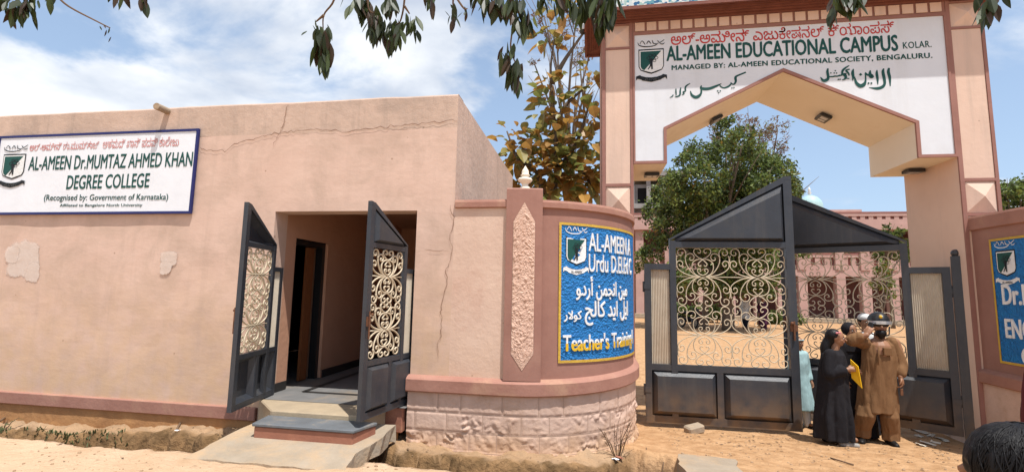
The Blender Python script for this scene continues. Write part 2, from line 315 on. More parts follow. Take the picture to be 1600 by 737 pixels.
# ------------------------------------------------------------------ lettering
def text_poly(body, bold=0.0, space=1.0):
    c = bpy.data.curves.new('lettering', 'FONT'); c.body = body; c.size = 1; c.resolution_u = 3; c.offset = bold; c.space_character = space
    o = bpy.data.objects.new('lettering', c); COL.objects.link(o)
    dg = bpy.context.evaluated_depsgraph_get(); me = bpy.data.meshes.new_from_object(o.evaluated_get(dg))
    vs = [tuple(v.co) for v in me.vertices]; fs = [tuple(p.vertices) for p in me.polygons]
    bpy.data.objects.remove(o); bpy.data.curves.remove(c); bpy.data.meshes.remove(me)
    return vs, fs
def text_into(mb, body, x0, x1, z0, z1, f, bold=0.0, depth=0.0, space=1.0, shear=0.0, rise=0.0):
    """fit a line of lettering into a rectangle of (u,v); f maps (u,v,d) to a point, d = height above the board"""
    vs, fs = text_poly(body, 0.0, space)
    xs = [v[0] for v in vs]; ys = [v[1] for v in vs]; a, b = min(xs), max(xs); c, d = min(ys), max(ys)
    if bold:                             # heavier strokes: the glyphs laid over each other a hair apart, each a touch higher
        ku, kv = bold*1.25*(x1-x0)/(b-a), bold*0.75*(z1-z0)/(d-c); f0 = f; bd = depth
        for i, (du, dv) in enumerate(((0, 0), (ku, 0), (-ku, 0), (ku*.5, kv), (-ku*.5, -kv))):
            text_into(mb, body, x0+ku, x1-ku, z0+kv, z1-kv, lambda u, v, h, du=du, dv=dv, i=i: f0(u+du, v+dv, h+0.0004*i*(1 if (h > 0 or bd <= 0) else 0)), 0.0, depth, space, shear, rise)
        return mb
    P = []
    for v in vs:
        s = (v[0]-a)/(b-a); t = (v[1]-c)/(d-c)
        P.append((x0+(x1-x0)*s + shear*(t-0.5)*(z1-z0), z0+(z1-z0)*t + rise*s))
    if depth <= 0:
        mb.add([f(u, w, 0) for u, w in P], fs)
    else:
        n = len(P); ed = {}
        for q in fs:
            for i in range(len(q)):
                e = (q[i], q[(i+1) % len(q)])
                if (e[1], e[0]) in ed: del ed[(e[1], e[0])]
                else: ed[e] = 1
        V = [f(u, w, depth) for u, w in P] + [f(u, w, 0) for u, w in P]
        mb.add(V, list(fs) + [(e[1], e[0], n+e[0], n+e[1]) for e in ed])
    return mb
def stroke_into(mb, pts, f, d=0.0):     # pts (u,v,width): a brush stroke of varying width
    P = catmull([(p[0], p[1], p[2]) for p in pts], 5); V = []
    for i, p in enumerate(P):
        t = P[min(i+1, len(P)-1)] - P[max(i-1, 0)]; n = Vector((-t.y, t.x)); n = n.normalized() if n.length > 1e-9 else Vector((0, 1))
        w = max(p.z, 0.0005)/2
        V += [f(p.x+n.x*w, p.y+n.y*w, d), f(p.x-n.x*w, p.y-n.y*w, d)]
    mb.add(V, [(2*i, 2*i+1, 2*i+3, 2*i+2) for i in range(len(P)-1)])
def poly_into(mb, pts, f, d=0.0):
    mb.add([f(u, v, d) for u, v in pts], [tuple(range(len(pts)))])
def crest(parent, f, cx, zt, w, h, back=False):
    """school crest: calligraphy, shield with a green and a white half, torch, atom rings, ribbon. (cx = centre, zt = top)"""
    W = lambda a: cx + (a-0.5)*w
    Z = lambda b: zt - b*h
    local = dict(local=False)
    def shield(m, e):
        p = [(-e*0.6, -e), (1+e*0.6, -e), (1+e*0.6, 0.72), (0.93+e*.4, 0.86+e*.5), (0.72, 0.93+e), (0.5, 1.0+e), (0.28, 0.93+e), (0.07-e*.4, 0.86+e*.5), (-e*0.6, 0.72)]
        return [(W(0.1+0.8*a), Z(0.26+0.52*b)) for a, b in p][::-1]
    m = MB(); poly_into(m, shield(m, 0.06), f, 0.002); m.build('shield_edge', M_['black'], parent)
    m = MB(); poly_into(m, shield(m, 0.0), f, 0.004); m.build('shield_field', M_['letter'], parent)
    S = lambda a, b: (W(0.1+0.8*a), Z(0.26+0.52*b))
    m = MB(); poly_into(m, [S(0.05, 0.05), S(0.05, 0.72), S(0.10, 0.83), S(0.2, 0.89), S(0.93, 0.05)], f, 0.006); m.build('green_half', M_['green'], parent)
    m = MB()
    stroke_into(m, [(*S(0.36, 0.86), 0.03*w), (*S(0.47, 0.68), 0.05*w), (*S(0.5, 0.45), 0.08*w), (*S(0.55, 0.36), 0.02*w)], f, 0.008)
    stroke_into(m, [(*S(0.53, 0.86), 0.05*w), (*S(0.52, 0.65), 0.06*w), (*S(0.51, 0.5), 0.08*w)], f, 0.0085)
    for k in range(3):
        a = k*PI/3
        pts = [(*S(0.55+0.24*math.cos(t)*math.cos(a)-0.09*math.sin(t)*math.sin(a), 0.36+0.20*math.cos(t)*math.sin(a)+0.08*math.sin(t)*math.cos(a)), 0.016*w) for t in [i*PI/6 for i in range(13)]]
        stroke_into(m, pts, f, 0.0088+0.0003*k)
    m.build('torch_and_rings', M_['black'], parent)
    m = MB(); top = [(-0.02, 0.86), (0.12, 0.83), (0.14, 0.85), (0.32, 0.885), (0.5, 0.895), (0.68, 0.885), (0.86, 0.85), (0.88, 0.83), (1.02, 0.85)]
    bot = [(1.02, 0.955), (0.97, 0.9), (0.86, 0.93), (0.8, 0.955), (0.5, 1.0), (0.2, 0.96), (0.14, 0.93), (0.03, 0.915), (-0.02, 0.95)]
    poly_into(m, [(W(a), Z(b)) for a, b in (top+bot)][::-1], f, 0.005); m.build('ribbon', M_['letter'] if back else M_['black'], parent)
    m = MB(); text_into(m, 'AL-AMEEN', W(0.28), W(0.72), Z(0.965), Z(0.915), f=lambda u, v, d: f(u, v, 0.008), bold=0.01); m.build('ribbon_lettering', M_['black'] if back else M_['letter'], parent)
    m = MB(); r = random.Random(3)
    for st in ([(0.05, .06, .01), (0.1, .13, .03), (0.3, .17, .035), (0.6, .16, .03), (0.75, .1, .02)], [(0.12, .1, .02), (0.2, .03, .02), (0.3, .12, .02)], [(0.35, .11, .02), (0.42, .04, .03), (0.5, .11, .02)],
               [(0.55, .03, .02), (0.58, .1, .03), (0.7, .12, .02)], [(0.72, .04, .02), (0.8, .09, .03), (0.95, .03, .02)], [(0.8, .12, .02), (0.9, .13, .03), (0.96, .1, .01)], [(0.25, .05, .02), (0.28, .1, .02)]):
        stroke_into(m, [(W(a), Z(b), c*w) for a, b, c in st], f, 0.004+r.random()*0.002)
    m.build('calligraphy', M_['letter'] if back else M_['black'], parent)
# ================================================================== ground
CX, CY, CR = -0.87, 6.43, 1.43           # centre and radius of the curved compound wall
def wall_out(x, y):                      # distance in front of the compound wall
    if x < CX: return 5.0 - y
    if y < CY: return math.hypot(x-CX, y-CY) - CR
    return x - 0.56
SK = [0.0, 0.0]
def ground_h(x, y):
    SK[0] = 0.0; SK[1] = smoothstep(0.2, 1.4, x)*smoothstep(3.0, 4.2, y) if y < 8.5 else 1.0
    n = fbm(x*0.9, y*0.9)*0.025 + fbm(x*3.1+5, y*3.1, 2)*0.014 + (fbm(x*8.3, y*8.3, 7)*0.012 if 3.0 < y < 8.5 else 0)
    road = 0.37 - 0.012*max(0, -x-6)
    drive = max(0.0, min(road, 0.37 - (y-3.6)*0.108))
    # far side: flat campus yard
    ks = 0.62*smoothstep(5.15, 5.75, y + 0.1*fbm(x*4, 1.1)); kd = smoothstep(0.72-ks, 0.92-ks, x + 0.10*fbm(y*2.2, 3.3))
    if x < 0 or wall_out(x, y) < -.05: kd = 0.0
    if y > 8.5: return n*0.8
    if y < 3.3: return road + n*0.5
    # ditch side
    edge = 3.88 + 0.05*fbm(x*1.3, 7.7) + 0.03*fbm(x*5, 1.7)
    if x > -1.9: edge = 3.99 - 0.24*smoothstep(-1.5, 0.2, x) + 0.04*fbm(x*2.1, 9.1)
    w = 5.0 - y if x < -1.9 else wall_out(x, y)
    lw = (0.34 + 0.10*fbm(x*1.4, 4.4) + 0.05*fbm(x*6, 8.4)) if x < -1.9 else 0.33 + 0.10*fbm(x*1.9, 2.2) + 0.05*fbm(x*6, 5.5) - 0.2*smoothstep(0.0, 0.7, x)
    ledge = (0.13 + 0.13*smoothstep(-6.2, -3.5, x) if x < -1.9 else 0.225 - 0.15*smoothstep(-0.3, 0.6, x)) + 0.04*fbm(x*2.5, y*2.5, 6.0)
    bot = -0.28 + 0.06*fbm(x*2, y*2, 3.0)
    a = smoothstep(edge-0.02, edge+0.05, y)
    b = smoothstep(lw+0.045, lw-0.02, w)
    h = road*(1-a) + bot*a
    h = h*(1-b) + ledge*b
    g = drive*smoothstep(6.9, 6.5, y) if y > 6.4 else drive
    h = h*(1-kd) + drive*kd
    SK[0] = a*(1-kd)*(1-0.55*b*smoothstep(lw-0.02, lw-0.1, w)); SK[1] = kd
    if a > 0.02 or b > 0.02: h += (0.028*fbm(x*7, y*7, 1.0) + 0.016*fbm(x*19, y*19, 4.0))*min(1, a*2)*(1-kd)
    return h + n*(1.2 if 0.05 < a < 1 or b > 0 else 0.6)
def make_ground():
    xs = np.concatenate([-np.geomspace(600, 9.4, 22), np.arange(-9.2, 1.6, 0.045), np.arange(1.6, 8.0, 0.09), np.geomspace(8.2, 600, 26)])
    ys = np.concatenate([-np.geomspace(300, 1.2, 14), np.arange(-1.0, 3.2, 0.14), np.arange(3.2, 5.2, 0.03), np.arange(5.2, 9.0, 0.07), np.geomspace(9.2, 900, 34)])
    nx, ny = len(xs), len(ys); m = MB()
    kinds = []
    for y in ys:
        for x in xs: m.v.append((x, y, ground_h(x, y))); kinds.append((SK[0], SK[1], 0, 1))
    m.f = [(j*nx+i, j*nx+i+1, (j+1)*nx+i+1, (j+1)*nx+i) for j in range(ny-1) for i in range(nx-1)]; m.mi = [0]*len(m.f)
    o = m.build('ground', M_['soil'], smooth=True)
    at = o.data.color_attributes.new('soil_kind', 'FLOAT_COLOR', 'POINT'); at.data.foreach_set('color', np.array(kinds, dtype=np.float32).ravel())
    tag(o, kind='structure')
make_ground()
# ================================================================== college building on the left
Yf = 5.0
XL, XR = -3.65, -1.90                    # doorway
FL = 0.607
bld = thing('college_building', (-4.0, 5.0, 0), 'long low pink plastered college building with a doorway and a weathered parapet', 'building')
def grid_wall(m, x0, x1, z0, z1, y, amp=0.006, st=0.16):
    nx = max(1, round((x1-x0)/st)); nz = max(1, round((z1-z0)/st))
    vs = []
    for j in range(nz+1):
        for i in range(nx+1):
            x = x0+(x1-x0)*i/nx; z = z0+(z1-z0)*j/nz
            e = 0 if i in (0, nx) or j in (0, nz) else 1
            vs.append((x, y - e*amp*(fbm(x*1.1, z*1.1)+0.5*fbm(x*3, z*3, 4)), z))
    m.add(vs, [(j*(nx+1)+i, j*(nx+1)+i+1, (j+1)*(nx+1)+i+1, (j+1)*(nx+1)+i) for j in range(nz) for i in range(nx)])
DT = 2.715
m = MB()
ZT = 3.66                                # line of the long crack under the parapet
grid_wall(m, -11, XL, 0.30, ZT, Yf); grid_wall(m, XR, -1.47, 0.90, ZT, Yf); grid_wall(m, XL, XR, DT, ZT, Yf)
m.add([(XL,5,DT),(XR,5,DT),(XR,5.24,DT),(XL,5.24,DT)], [(0,1,2,3)])          # lintel soffit
m.add([(XL,5,FL),(XL,5,DT),(XL,5.24,DT),(XL,5.24,FL)], [(0,1,2,3)])
m.add([(XR,5,FL),(XR,5.24,FL),(XR,5.24,DT),(XR,5,DT)], [(0,1,2,3)])
m.add([(XR,5,0.2),(-1.47,5,0.2),(-1.47,5,0.90),(XR,5,0.90)], [(0,1,2,3)])
m.build('front_wall', M_['pink'], bld, smooth=False)
m = MB()
# parapet with a slightly uneven top, butted on the wall
n = 60; vs = []
for i in range(n+1):
    x = -11 + (-1.47+11)*i/n; zt = 4.055 + 0.012*fbm(x*1.3, 0.3)
    vs += [(x, 5.0-0.004*fbm(x*2, 5), ZT), (x, 5.0, zt-0.02), (x, 5.015, zt), (x, 5.22, zt), (x, 5.22, ZT)]
m.add(vs, [(5*i+k, 5*i+5+k, 5*i+6+k, 5*i+1+k) for i in range(n) for k in range(4)])
m.build('parapet', M_['parapet'], bld)
m = MB()
m.add([(-1.47,5.0,0.2),(-1.47,8.9,0.2),(-1.47,8.9,4.045),(-1.47,5.0,4.045),(-1.47,5.0,2.7)], [(0,1,2,3,4)])
m.add([(-1.47,8.9,0.2),(-11,8.9,0.2),(-11,8.9,4.045),(-1.47,8.9,4.045)], [(0,1,2,3)])
m.add([(-1.47,5.0,4.045),(-1.47,8.9,4.045),(-1.69,8.9,4.045),(-1.69,5.22,4.045)], [(0,1,2,3)])
m.build('side_wall', M_['pinkside'], bld)
m = MB(); m.add([(-11,5.2,3.62),(-1.48,5.2,3.62),(-1.48,8.88,3.62),(-11,8.88,3.62)], [(0,1,2,3)]); m.build('roof', M_['conc'], bld)
m = MB(); m.box(-11, XL-0.03, 4.955, 5.06, 0.345, 0.485); m.build('base_band', M_['band'], bld, bevel=0.008)
m = MB(); m.box(XR-0.02, -1.895+0.25, 4.965, 5.0-0.003, 0.36, 0.56) if False else None
# red oxide strip right of the steps, up to the compound wall's stone base
m = MB(); m.box(-2.16, -1.94, 4.93, 5.05, 0.34, 0.60); m.build('base_band', M_['riser'], bld, bevel=0.01)
m = MB(); grid_wall(m, -11, -2.0, -0.3, 0.345, 4.985, 0.012, 0.12); m.build('plinth', M_['plinth'], bld)
# passage behind the doorway: left wall with an inner door, back wall, ceiling, floor
D0, D1 = 5.44, 6.19
m = MB()
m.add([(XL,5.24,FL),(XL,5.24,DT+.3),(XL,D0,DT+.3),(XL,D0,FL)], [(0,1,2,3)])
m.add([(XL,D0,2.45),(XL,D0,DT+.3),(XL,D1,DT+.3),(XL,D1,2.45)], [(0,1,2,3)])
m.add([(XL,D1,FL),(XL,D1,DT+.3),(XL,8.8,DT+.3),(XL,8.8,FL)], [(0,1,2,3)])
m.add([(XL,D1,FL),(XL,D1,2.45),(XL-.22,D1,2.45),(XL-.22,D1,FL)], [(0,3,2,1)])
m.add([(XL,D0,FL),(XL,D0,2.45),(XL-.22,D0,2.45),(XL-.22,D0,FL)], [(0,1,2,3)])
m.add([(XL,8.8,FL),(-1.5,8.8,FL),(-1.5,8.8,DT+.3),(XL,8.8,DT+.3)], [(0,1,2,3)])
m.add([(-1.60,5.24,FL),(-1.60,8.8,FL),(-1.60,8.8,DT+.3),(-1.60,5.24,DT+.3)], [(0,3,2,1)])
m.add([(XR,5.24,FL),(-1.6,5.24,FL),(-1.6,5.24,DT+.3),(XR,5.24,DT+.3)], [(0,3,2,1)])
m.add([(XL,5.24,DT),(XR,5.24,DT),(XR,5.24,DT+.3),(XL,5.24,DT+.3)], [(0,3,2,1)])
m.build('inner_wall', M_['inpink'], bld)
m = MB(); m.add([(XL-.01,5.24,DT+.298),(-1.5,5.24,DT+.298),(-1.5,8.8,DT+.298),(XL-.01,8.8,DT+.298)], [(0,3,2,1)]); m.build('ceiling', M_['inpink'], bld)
m = MB(); m.add([(XL,4.9,FL-.004),(XR,4.9,FL-.004),(XR,5.3,FL-.004),(-1.5,5.3,FL-.004),(-1.5,8.8,FL-.004),(XL,8.8,FL-.004)], [(0,1,2,3,4,5)])
m.add([(XL-2,5.2,FL-.008),(XL,5.2,FL-.008),(XL,8.8,FL-.008),(XL-2,8.8,FL-.008)], [(0,1,2,3)]); fl = m.build('passage_floor', M_['tilefloor'], bld)
m = MB()
for a, b in (((XL+.30, 5.35), (-2.0, 5.35)), ((XL+.30, 5.35), (XL+.30, 8.5)), ((-2.05, 5.35), (-2.05, 8.5))):
    d = Vector((b[0]-a[0], b[1]-a[1])).normalized(); nn = Vector((-d.y, d.x))*0.035
    m.add([(a[0]-nn.x,a[1]-nn.y,FL),(b[0]-nn.x,b[1]-nn.y,FL),(b[0]+nn.x,b[1]+nn.y,FL),(a[0]+nn.x,a[1]+nn.y,FL)], [(0,1,2,3)])
m.build('floor_border', M_['skirt'], fl)
m = MB(); m.box(XL+.001, XL+.015, 5.02, D0-.02, FL, FL+.10); m.box(XL+.001, XL+.015, D1+.03, 8.79, FL, FL+.10); m.build('skirting', M_['skirt'], bld)
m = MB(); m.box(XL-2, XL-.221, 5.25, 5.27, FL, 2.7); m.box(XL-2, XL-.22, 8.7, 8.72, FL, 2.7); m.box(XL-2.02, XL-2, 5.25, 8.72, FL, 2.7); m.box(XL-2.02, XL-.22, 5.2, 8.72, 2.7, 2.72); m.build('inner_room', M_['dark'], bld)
fr = MB(); fr.box(XL-.14, XL-.04, D0, D0+.07, FL, 2.45); fr.box(XL-.14, XL-.04, D1-.07, D1, FL, 2.45); fr.box(XL-.14, XL-.04, D0+.07, D1-.07, 2.38, 2.449)
fr = fr.build('door_frame', M_['shell'], bld)
m = MB(); m.box(XL-.135, XL-.10, 5.86, 6.02, FL+.01, 2.37); m.build('door', M_['doorwood'], fr)
# steps
m = MB(); m.prismz([(-3.17,4.506),(-2.16,4.506),(-2.12,4.925),(-3.62,4.925)], 0.30, FL-.004); m.build('landing', M_['landing'], bld, bevel=0.012)
m = MB(); m.box(-3.50, XR-.04, 4.20, 4.50, 0.44, 0.553) if False else m.prismz([(-3.13,4.22),(-2.13,4.22),(-2.03,4.502),(-3.18,4.502)], 0.25, 0.525); m.build('step', M_['riser'], bld, bevel=0.01)
m = MB(); m.prismz([(-3.145,4.205),(-2.115,4.205),(-2.02,4.503),(-3.19,4.503)], 0.527, 0.555); m.build('step_tread', M_['tread'], bld, bevel=0.006)
m = MB(); m.box(-2.9, XR-.02, 4.503, 4.93, 0.26, 0.5) if False else None
# drain spout
m = MB(); a = pix(262, 174, 5.0); m.tube([(a.x, 5.05, a.z), (a.x+0.02, 4.82, a.z-.005)], 0.042, 14); m.tube([(a.x+0.021, 4.819, a.z-.005), (a.x+0.0215, 4.817, a.z-.0051)], 0.036, 14); dp = m.build('drain_spout', M_['conc'], bld, smooth=False)
# cracks (thin dark jagged ribbons in the plaster) and repair patches
def crack(parent, pts, w, f, seed=0, jag=0.018):
    r = random.Random(seed); P = []
    for i in range(len(pts)-1):
        a, b = Vector(pts[i]), Vector(pts[i+1]); k = max(2, int((b-a).length/0.04))
        for j in range(k): P.append(a.lerp(b, j/k) + Vector((r.gauss(0, jag), r.gauss(0, jag)))*0.6)
    P.append(Vector(pts[-1])); m = MB(); V = []
    for i, p in enumerate(P):
        t = (P[min(i+1, len(P)-1)]-P[max(i-1, 0)]).normalized(); nn = Vector((-t.y, t.x)); ww = w*(0.4+r.random())*(1 if 0 < i < len(P)-1 else 0.2)
        V += [f(p.x+nn.x*ww, p.y+nn.y*ww), f(p.x-nn.x*ww, p.y-nn.y*ww)]
    m.add(V, [(2*i, 2*i+1, 2*i+3, 2*i+2) for i in range(len(P)-1)])
    return m.build('crack', M_['crack'], parent)
M_['crack'] = mat('crack_shadow_brown', (0.30, 0.175, 0.12), (0.20, 0.11, 0.075), scale=20, rough=1)
def onwall(x, y, Y=5.0, d=0.012):
    p = pix(x, y, Y); return (p.x, p.z)
fw = lambda u, v: (u, 5.0-0.012, v)
crack(bld, [onwall(*p) for p in ((312,232),(352,238),(362,228),(420,210),(455,206),(500,202),(540,206),(600,199),(660,194),(718,188))], 0.0036, fw, 1)
crack(bld, [onwall(*p) for p in ((425,228),(440,206),(447,180),(452,165))], 0.0035, fw, 2)
crack(bld, [onwall(*p) for p in ((704,322),(709,345),(704,365),(708,385),(700,420),(697,450),(694,470),(688,480),(690,510),(684,540),(686,560))], 0.003, lambda u, v: (u, 4.988, v), 3)
crack(bld, [onwall(*p) for p in ((704,393),(685,391),(665,390))], 0.002, fw, 4)
crack(bld, [onwall(*p) for p in ((440,340),(470,352),(500,348))], 0.002, fw, 5) if False else None
def blotch(parent, name, cx, cz, rx, rz, mt, seed, y=4.986):
    r = random.Random(seed); P = []
    for k in range(28):
        a = 2*PI*k/28; s = (1 + r.uniform(-.06, .06) + 0.05*math.sin(3*a+seed))/max(abs(math.cos(a)), abs(math.sin(a)))**.6
        P.append((cx+rx*s*math.cos(a), cz+rz*s*math.sin(a)))
    m = MB(); n = len(P); K = (0, .35, .6, .8, .92, 1.06); V = []
    for q in K: V += [(cx+(px-cx)*q, y+.008, cz+(pz-cz)*q) for px, pz in P]
    m.add(V, [(k*n+i, k*n+(i+1) % n, (k+1)*n+(i+1) % n, (k+1)*n+i) for k in range(len(K)-1) for i in range(n)])
    o = m.build(name, mt, parent); at = o.data.color_attributes.new('cover', 'FLOAT_COLOR', 'POINT')
    at.data.foreach_set('color', np.array([(c_, c_, c_, 1) for q in K for c_ in [1.0 if q < .7 else .75 if q < .9 else .42 if q < 1 else 0.0] for _ in range(n)], np.float32).ravel()); return o
M_['patch'] = mat('bare_lime_patch', (0.70, 0.58, 0.50), (0.65, 0.51, 0.42), scale=9, rough=0.95, bump=0.15, bscale=30)
def flaky(m):                            # the lime wears off towards the rim of a patch
    nt = m.node_tree; N = nt.nodes; L = nt.links; b = N['Principled BSDF']; va = N.new('ShaderNodeVertexColor'); va.layer_name = 'cover'
    tc = N.new('ShaderNodeTexCoord'); ns = N.new('ShaderNodeTexNoise'); ns.inputs['Scale'].default_value = 9; ns.inputs['Detail'].default_value = 9; ns.inputs['Roughness'].default_value = .72; L.new(tc.outputs['Object'], ns.inputs['Vector'])
    a = N.new('ShaderNodeMath'); a.operation = 'ADD'; L.new(va.outputs[0], a.inputs[0]); L.new(ns.outputs['Fac'], a.inputs[1])
    q = N.new('ShaderNodeMapRange'); L.new(a.outputs[0], q.inputs[0]); q.inputs[1].default_value = .88; q.inputs[2].default_value = 1.15; q.inputs[4].default_value = .85; L.new(q.outputs[0], b.inputs['Alpha'])
flaky(M_['patch'])
for k, (x, y, rx, rz) in enumerate(((38,405,.27,.26),(52,425,.12,.14),(20,398,.12,.12),(265,404,.13,.10),(260,418,.09,.09))):
    p = pix(x, y, 5.0); blotch(bld, 'lime_patch', p.x, p.z, rx, rz, M_['patch'], k+3, 4.986-0.0012*k)
# slab that bridges the ditch
def rough_slab(name, poly, z, th, label, seed, tilt=(0, 0), mt='conc'):
    r = random.Random(seed); P = []
    for i in range(len(poly)):
        a, b = Vector(poly[i]), Vector(poly[(i+1) % len(poly)]); k = max(2, int((b-a).length/0.09))
        for j in range(k): P.append(a.lerp(b, j/k) + Vector((r.uniform(-.012, .012), r.uniform(-.012, .012))))
    m = MB(); n = len(P); c = sum(P, Vector((0, 0)))/n
    zz = lambda p: z + tilt[0]*(p.x-c.x) + tilt[1]*(p.y-c.y) + 0.006*fbm(p.x*4, p.y*4)
    m.add([(p.x, p.y, zz(p)) for p in P] + [(p.x+r.uniform(-.02, .02), p.y+r.uniform(-.02, .02), zz(p)-th*r.uniform(.8, 1.1)) for p in P],
          [tuple(range(n)), tuple(range(2*n-1, n-1, -1))] + [((i+1) % n, i, n+i, n+(i+1) % n) for i in range(n)])
    return tag(m.build(name, M_[mt]), label, 'slab')
rough_slab('stone_slab', [(-3.40, 3.74), (-1.95, 3.74), (-2.02, 4.05), (-1.93, 4.35), (-1.93, 4.75), (-3.36, 4.75), (-3.40, 4.40)], 0.425, 0.16, 'worn concrete slab bridging the ditch below the doorway steps', 4, (0, 0.095))
rough_slab('stone_slab', [(0.86, 4.20), (1.34, 4.25), (1.37, 4.9), (1.46, 5.28), (0.92, 5.36), (0.84, 4.9)], 0.268, 0.17, 'grey stone slab beside the curved wall at the edge of the driveway', 5, (0, -0.105))

# ================================================================== compound walls (the right one mirrors the left)
MX = 2.73
def plan(s, off, mir=False):
    """arc-length along the wall from x=-1.9; off = distance outwards"""
    s1 = 1.03; s2 = s1 + CR*PI/2
    if s < s1: p = (-1.90+s, 5.0-off)
    elif s < s2:
        a = -PI/2 + (s-s1)/CR; p = (CX+(CR+off)*math.cos(a), CY+(CR+off)*math.sin(a))
    else: p = (CX+CR+off, CY+(s-s2))
    return (2*MX-p[0], p[1]) if mir else p
M_['joint'] = mat('dirty_mortar', (0.42, 0.28, 0.205), (0.50, 0.345, 0.26), scale=9, rough=1)
SEND = 1.03 + CR*PI/2 + 0.56
def srange(a, b, st=0.06):
    n = max(1, round((b-a)/st)); return [a+(b-a)*i/n for i in range(n+1)]
def sweep(m, a, b, prof, mir=False, rise=0.0, st=0.06, closed=True):
    """prof: (offset outwards, z) going round"""
    S = srange(a, b, st); k = len(prof); vs = []
    for s in S:
        dz = rise*smoothstep(1.0, SEND, s)
        for o, z in prof:
            p = plan(s, o, mir); vs.append((p[0], p[1], z+dz))
    fs = []
    for i in range(len(S)-1):
        for j in range(k if closed else k-1):
            q = (i*k+j, i*k+(j+1) % k, (i+1)*k+(j+1) % k, (i+1)*k+j); fs.append(q[::-1] if not mir else q)
    if closed: fs += [tuple(range(k)), tuple((len(S)-1)*k+j for j in range(k-1, -1, -1))]
    m.add(vs, fs); return m
PS0, PS1 = 1.02, 1.40                    # pilaster
SG0, SG1 = 1.03+0.56, 1.03+CR*PI/2-0.05  # sign
def compound_wall(mir):
    lab = 'curved compound wall in pink and mauve with a rough stone foot, between the college doorway and the gateway' if not mir else 'mauve curved compound wall right of the gateway, partly cut off by the frame'
    w = thing('compound_wall', (2*MX-0.2 if mir else -0.2, 5.6, 0), lab, 'wall')
    s0 = 0.43 if not mir else -0.6
    m = MB(); sweep(m, s0, PS0+0.1, [(0, 0.93), (0, 2.745), (-0.2, 2.745), (-0.2, 0.93)], mir); m.build('wall_panel', M_['wallpink'], w, fix=True)
    m = MB(); sweep(m, PS1-0.1, SEND, [(0, 0.93), (0, 2.745), (-0.2, 2.745), (-0.2, 0.93)], mir); m.build('curved_wall_panel', M_['mauve'], w, fix=True)
    zc_ = .09 if mir else 0
    m = MB(); pr = [(0.0, 2.735), (0.03, 2.745), (0.03, 2.80+zc_), (0.018, 2.828+zc_), (-0.22, 2.828+zc_), (-0.22, 2.735)]
    sweep(m, s0+0.01, PS0+.02, pr, mir); sweep(m, PS1-.02, SEND-0.003, pr, mir); m.build('coping', M_['band'], w, fix=True)
    m = MB(); sweep(m, -0.02 if not mir else s0, SEND, [(-0.1, 0.765), (0.055, 0.765), (0.07, 0.78), (0.07, 0.895), (0.05, 0.912), (0.0, 0.935), (-0.1, 0.935)], mir, 0.06); m.build('moulded_band', M_['band'], w, fix=True)
    # stone foot: rough faced blocks with joints
    m = MB(); S = srange(-0.01 if not mir else s0, SEND-.01, 0.0125); ZZ = [-0.35 + 0.0125*k for k in range(97)]
    rows = [0.0, 0.19, 0.37, 0.56]; vs = []
    jr = random.Random(5)
    joints = {k: sorted([-0.6 + 0.36*i + jr.uniform(-.06, .06) + 0.15*(k % 2) for i in range(14)]) for k in range(-1, 4)}
    for s in S:
        for z in ZZ:
            k = 0 if z < 0.19 else 1 if z < 0.375 else 2 if z < 0.565 else 3
            if z < 0.0: k = -1
            rough = {3: 0.005, 2: 0.030, 1: 0.036, 0: 0.034, -1: 0.03}[k]
            jd = min(abs(s-j) for j in joints[k]); zd = min(abs(z-q) for q in (0.0, 0.19, 0.375, 0.565))
            e = smoothstep(0.004, 0.02, jd)*smoothstep(0.004, 0.02, zd)
            smooth_part = smoothstep(-0.1, 0.35, fbm(s*1.1+20, z*2.0, 9.0)) if k in (1, 2) and s > 0.25 else (0.0 if k > 0 and s > .2 else 0.5)
            wv = 0.05*noise.noise(Vector((s*9, z*9, 1.0))); lump = (noise.turbulence(Vector(((s+wv)*8.5, (z-wv)*9.5, 3.0)), 5, True, noise_basis='PERLIN_ORIGINAL', amplitude_scale=.62, frequency_scale=2.1)-0.75)*1.3; lump = math.copysign(abs(lump)**.8, lump)
            lump = lump*(0.35+0.65*smooth_part) if k in (1, 2) else lump
            if s < .6 and k == 2: lump *= 0.15
            edge = smoothstep(0.0, 0.08, jd)*smoothstep(0, 0.05, zd)
            if mir: lump *= .2; e = 1.0
            o = 0.025 + rough*lump*(0.45+0.55*edge)*e - 0.010*(1-e) + 0.01*(k < 1)
            o += 0.03*smoothstep(0.25, 0.0, z)
            p = plan(s, o, mir); vs.append((p[0], p[1], z))
    nz = len(ZZ)
    fs = [(i*nz+j, (i+1)*nz+j, (i+1)*nz+j+1, i*nz+j+1) for i in range(len(S)-1) for j in range(nz-1)]
    if mir: fs = [f[::-1] for f in fs]
    m.add(vs, fs); sf = m.build('stone_foot', M_['stone'], w, smooth=True)
    m = MB(); nS_ = len(S); lk = lambda i, j: Vector(vs[i*nz+j])
    def line(path, up):
        V_ = []
        for p, e in path:
            o_ = Vector((p.x-e[0], p.y-e[1], 0)).normalized()*.0035 if Vector((p.x-e[0], p.y-e[1])).length > 1e-6 else Vector((0, -.0035, 0))
            V_ += [p+o_+up*.0028, p+o_-up*.0028]
        m.add(V_, [(2*i, 2*i+1, 2*i+3, 2*i+2) for i in range(len(path)-1)])
    for zq in (() if mir else (0.19, 0.375, 0.565)):
        j = min(range(nz), key=lambda q: abs(ZZ[q]-zq)); line([(lk(i, j), plan(S[i], -.3, mir)) for i in range(nS_)], Vector((0, 0, 1)))
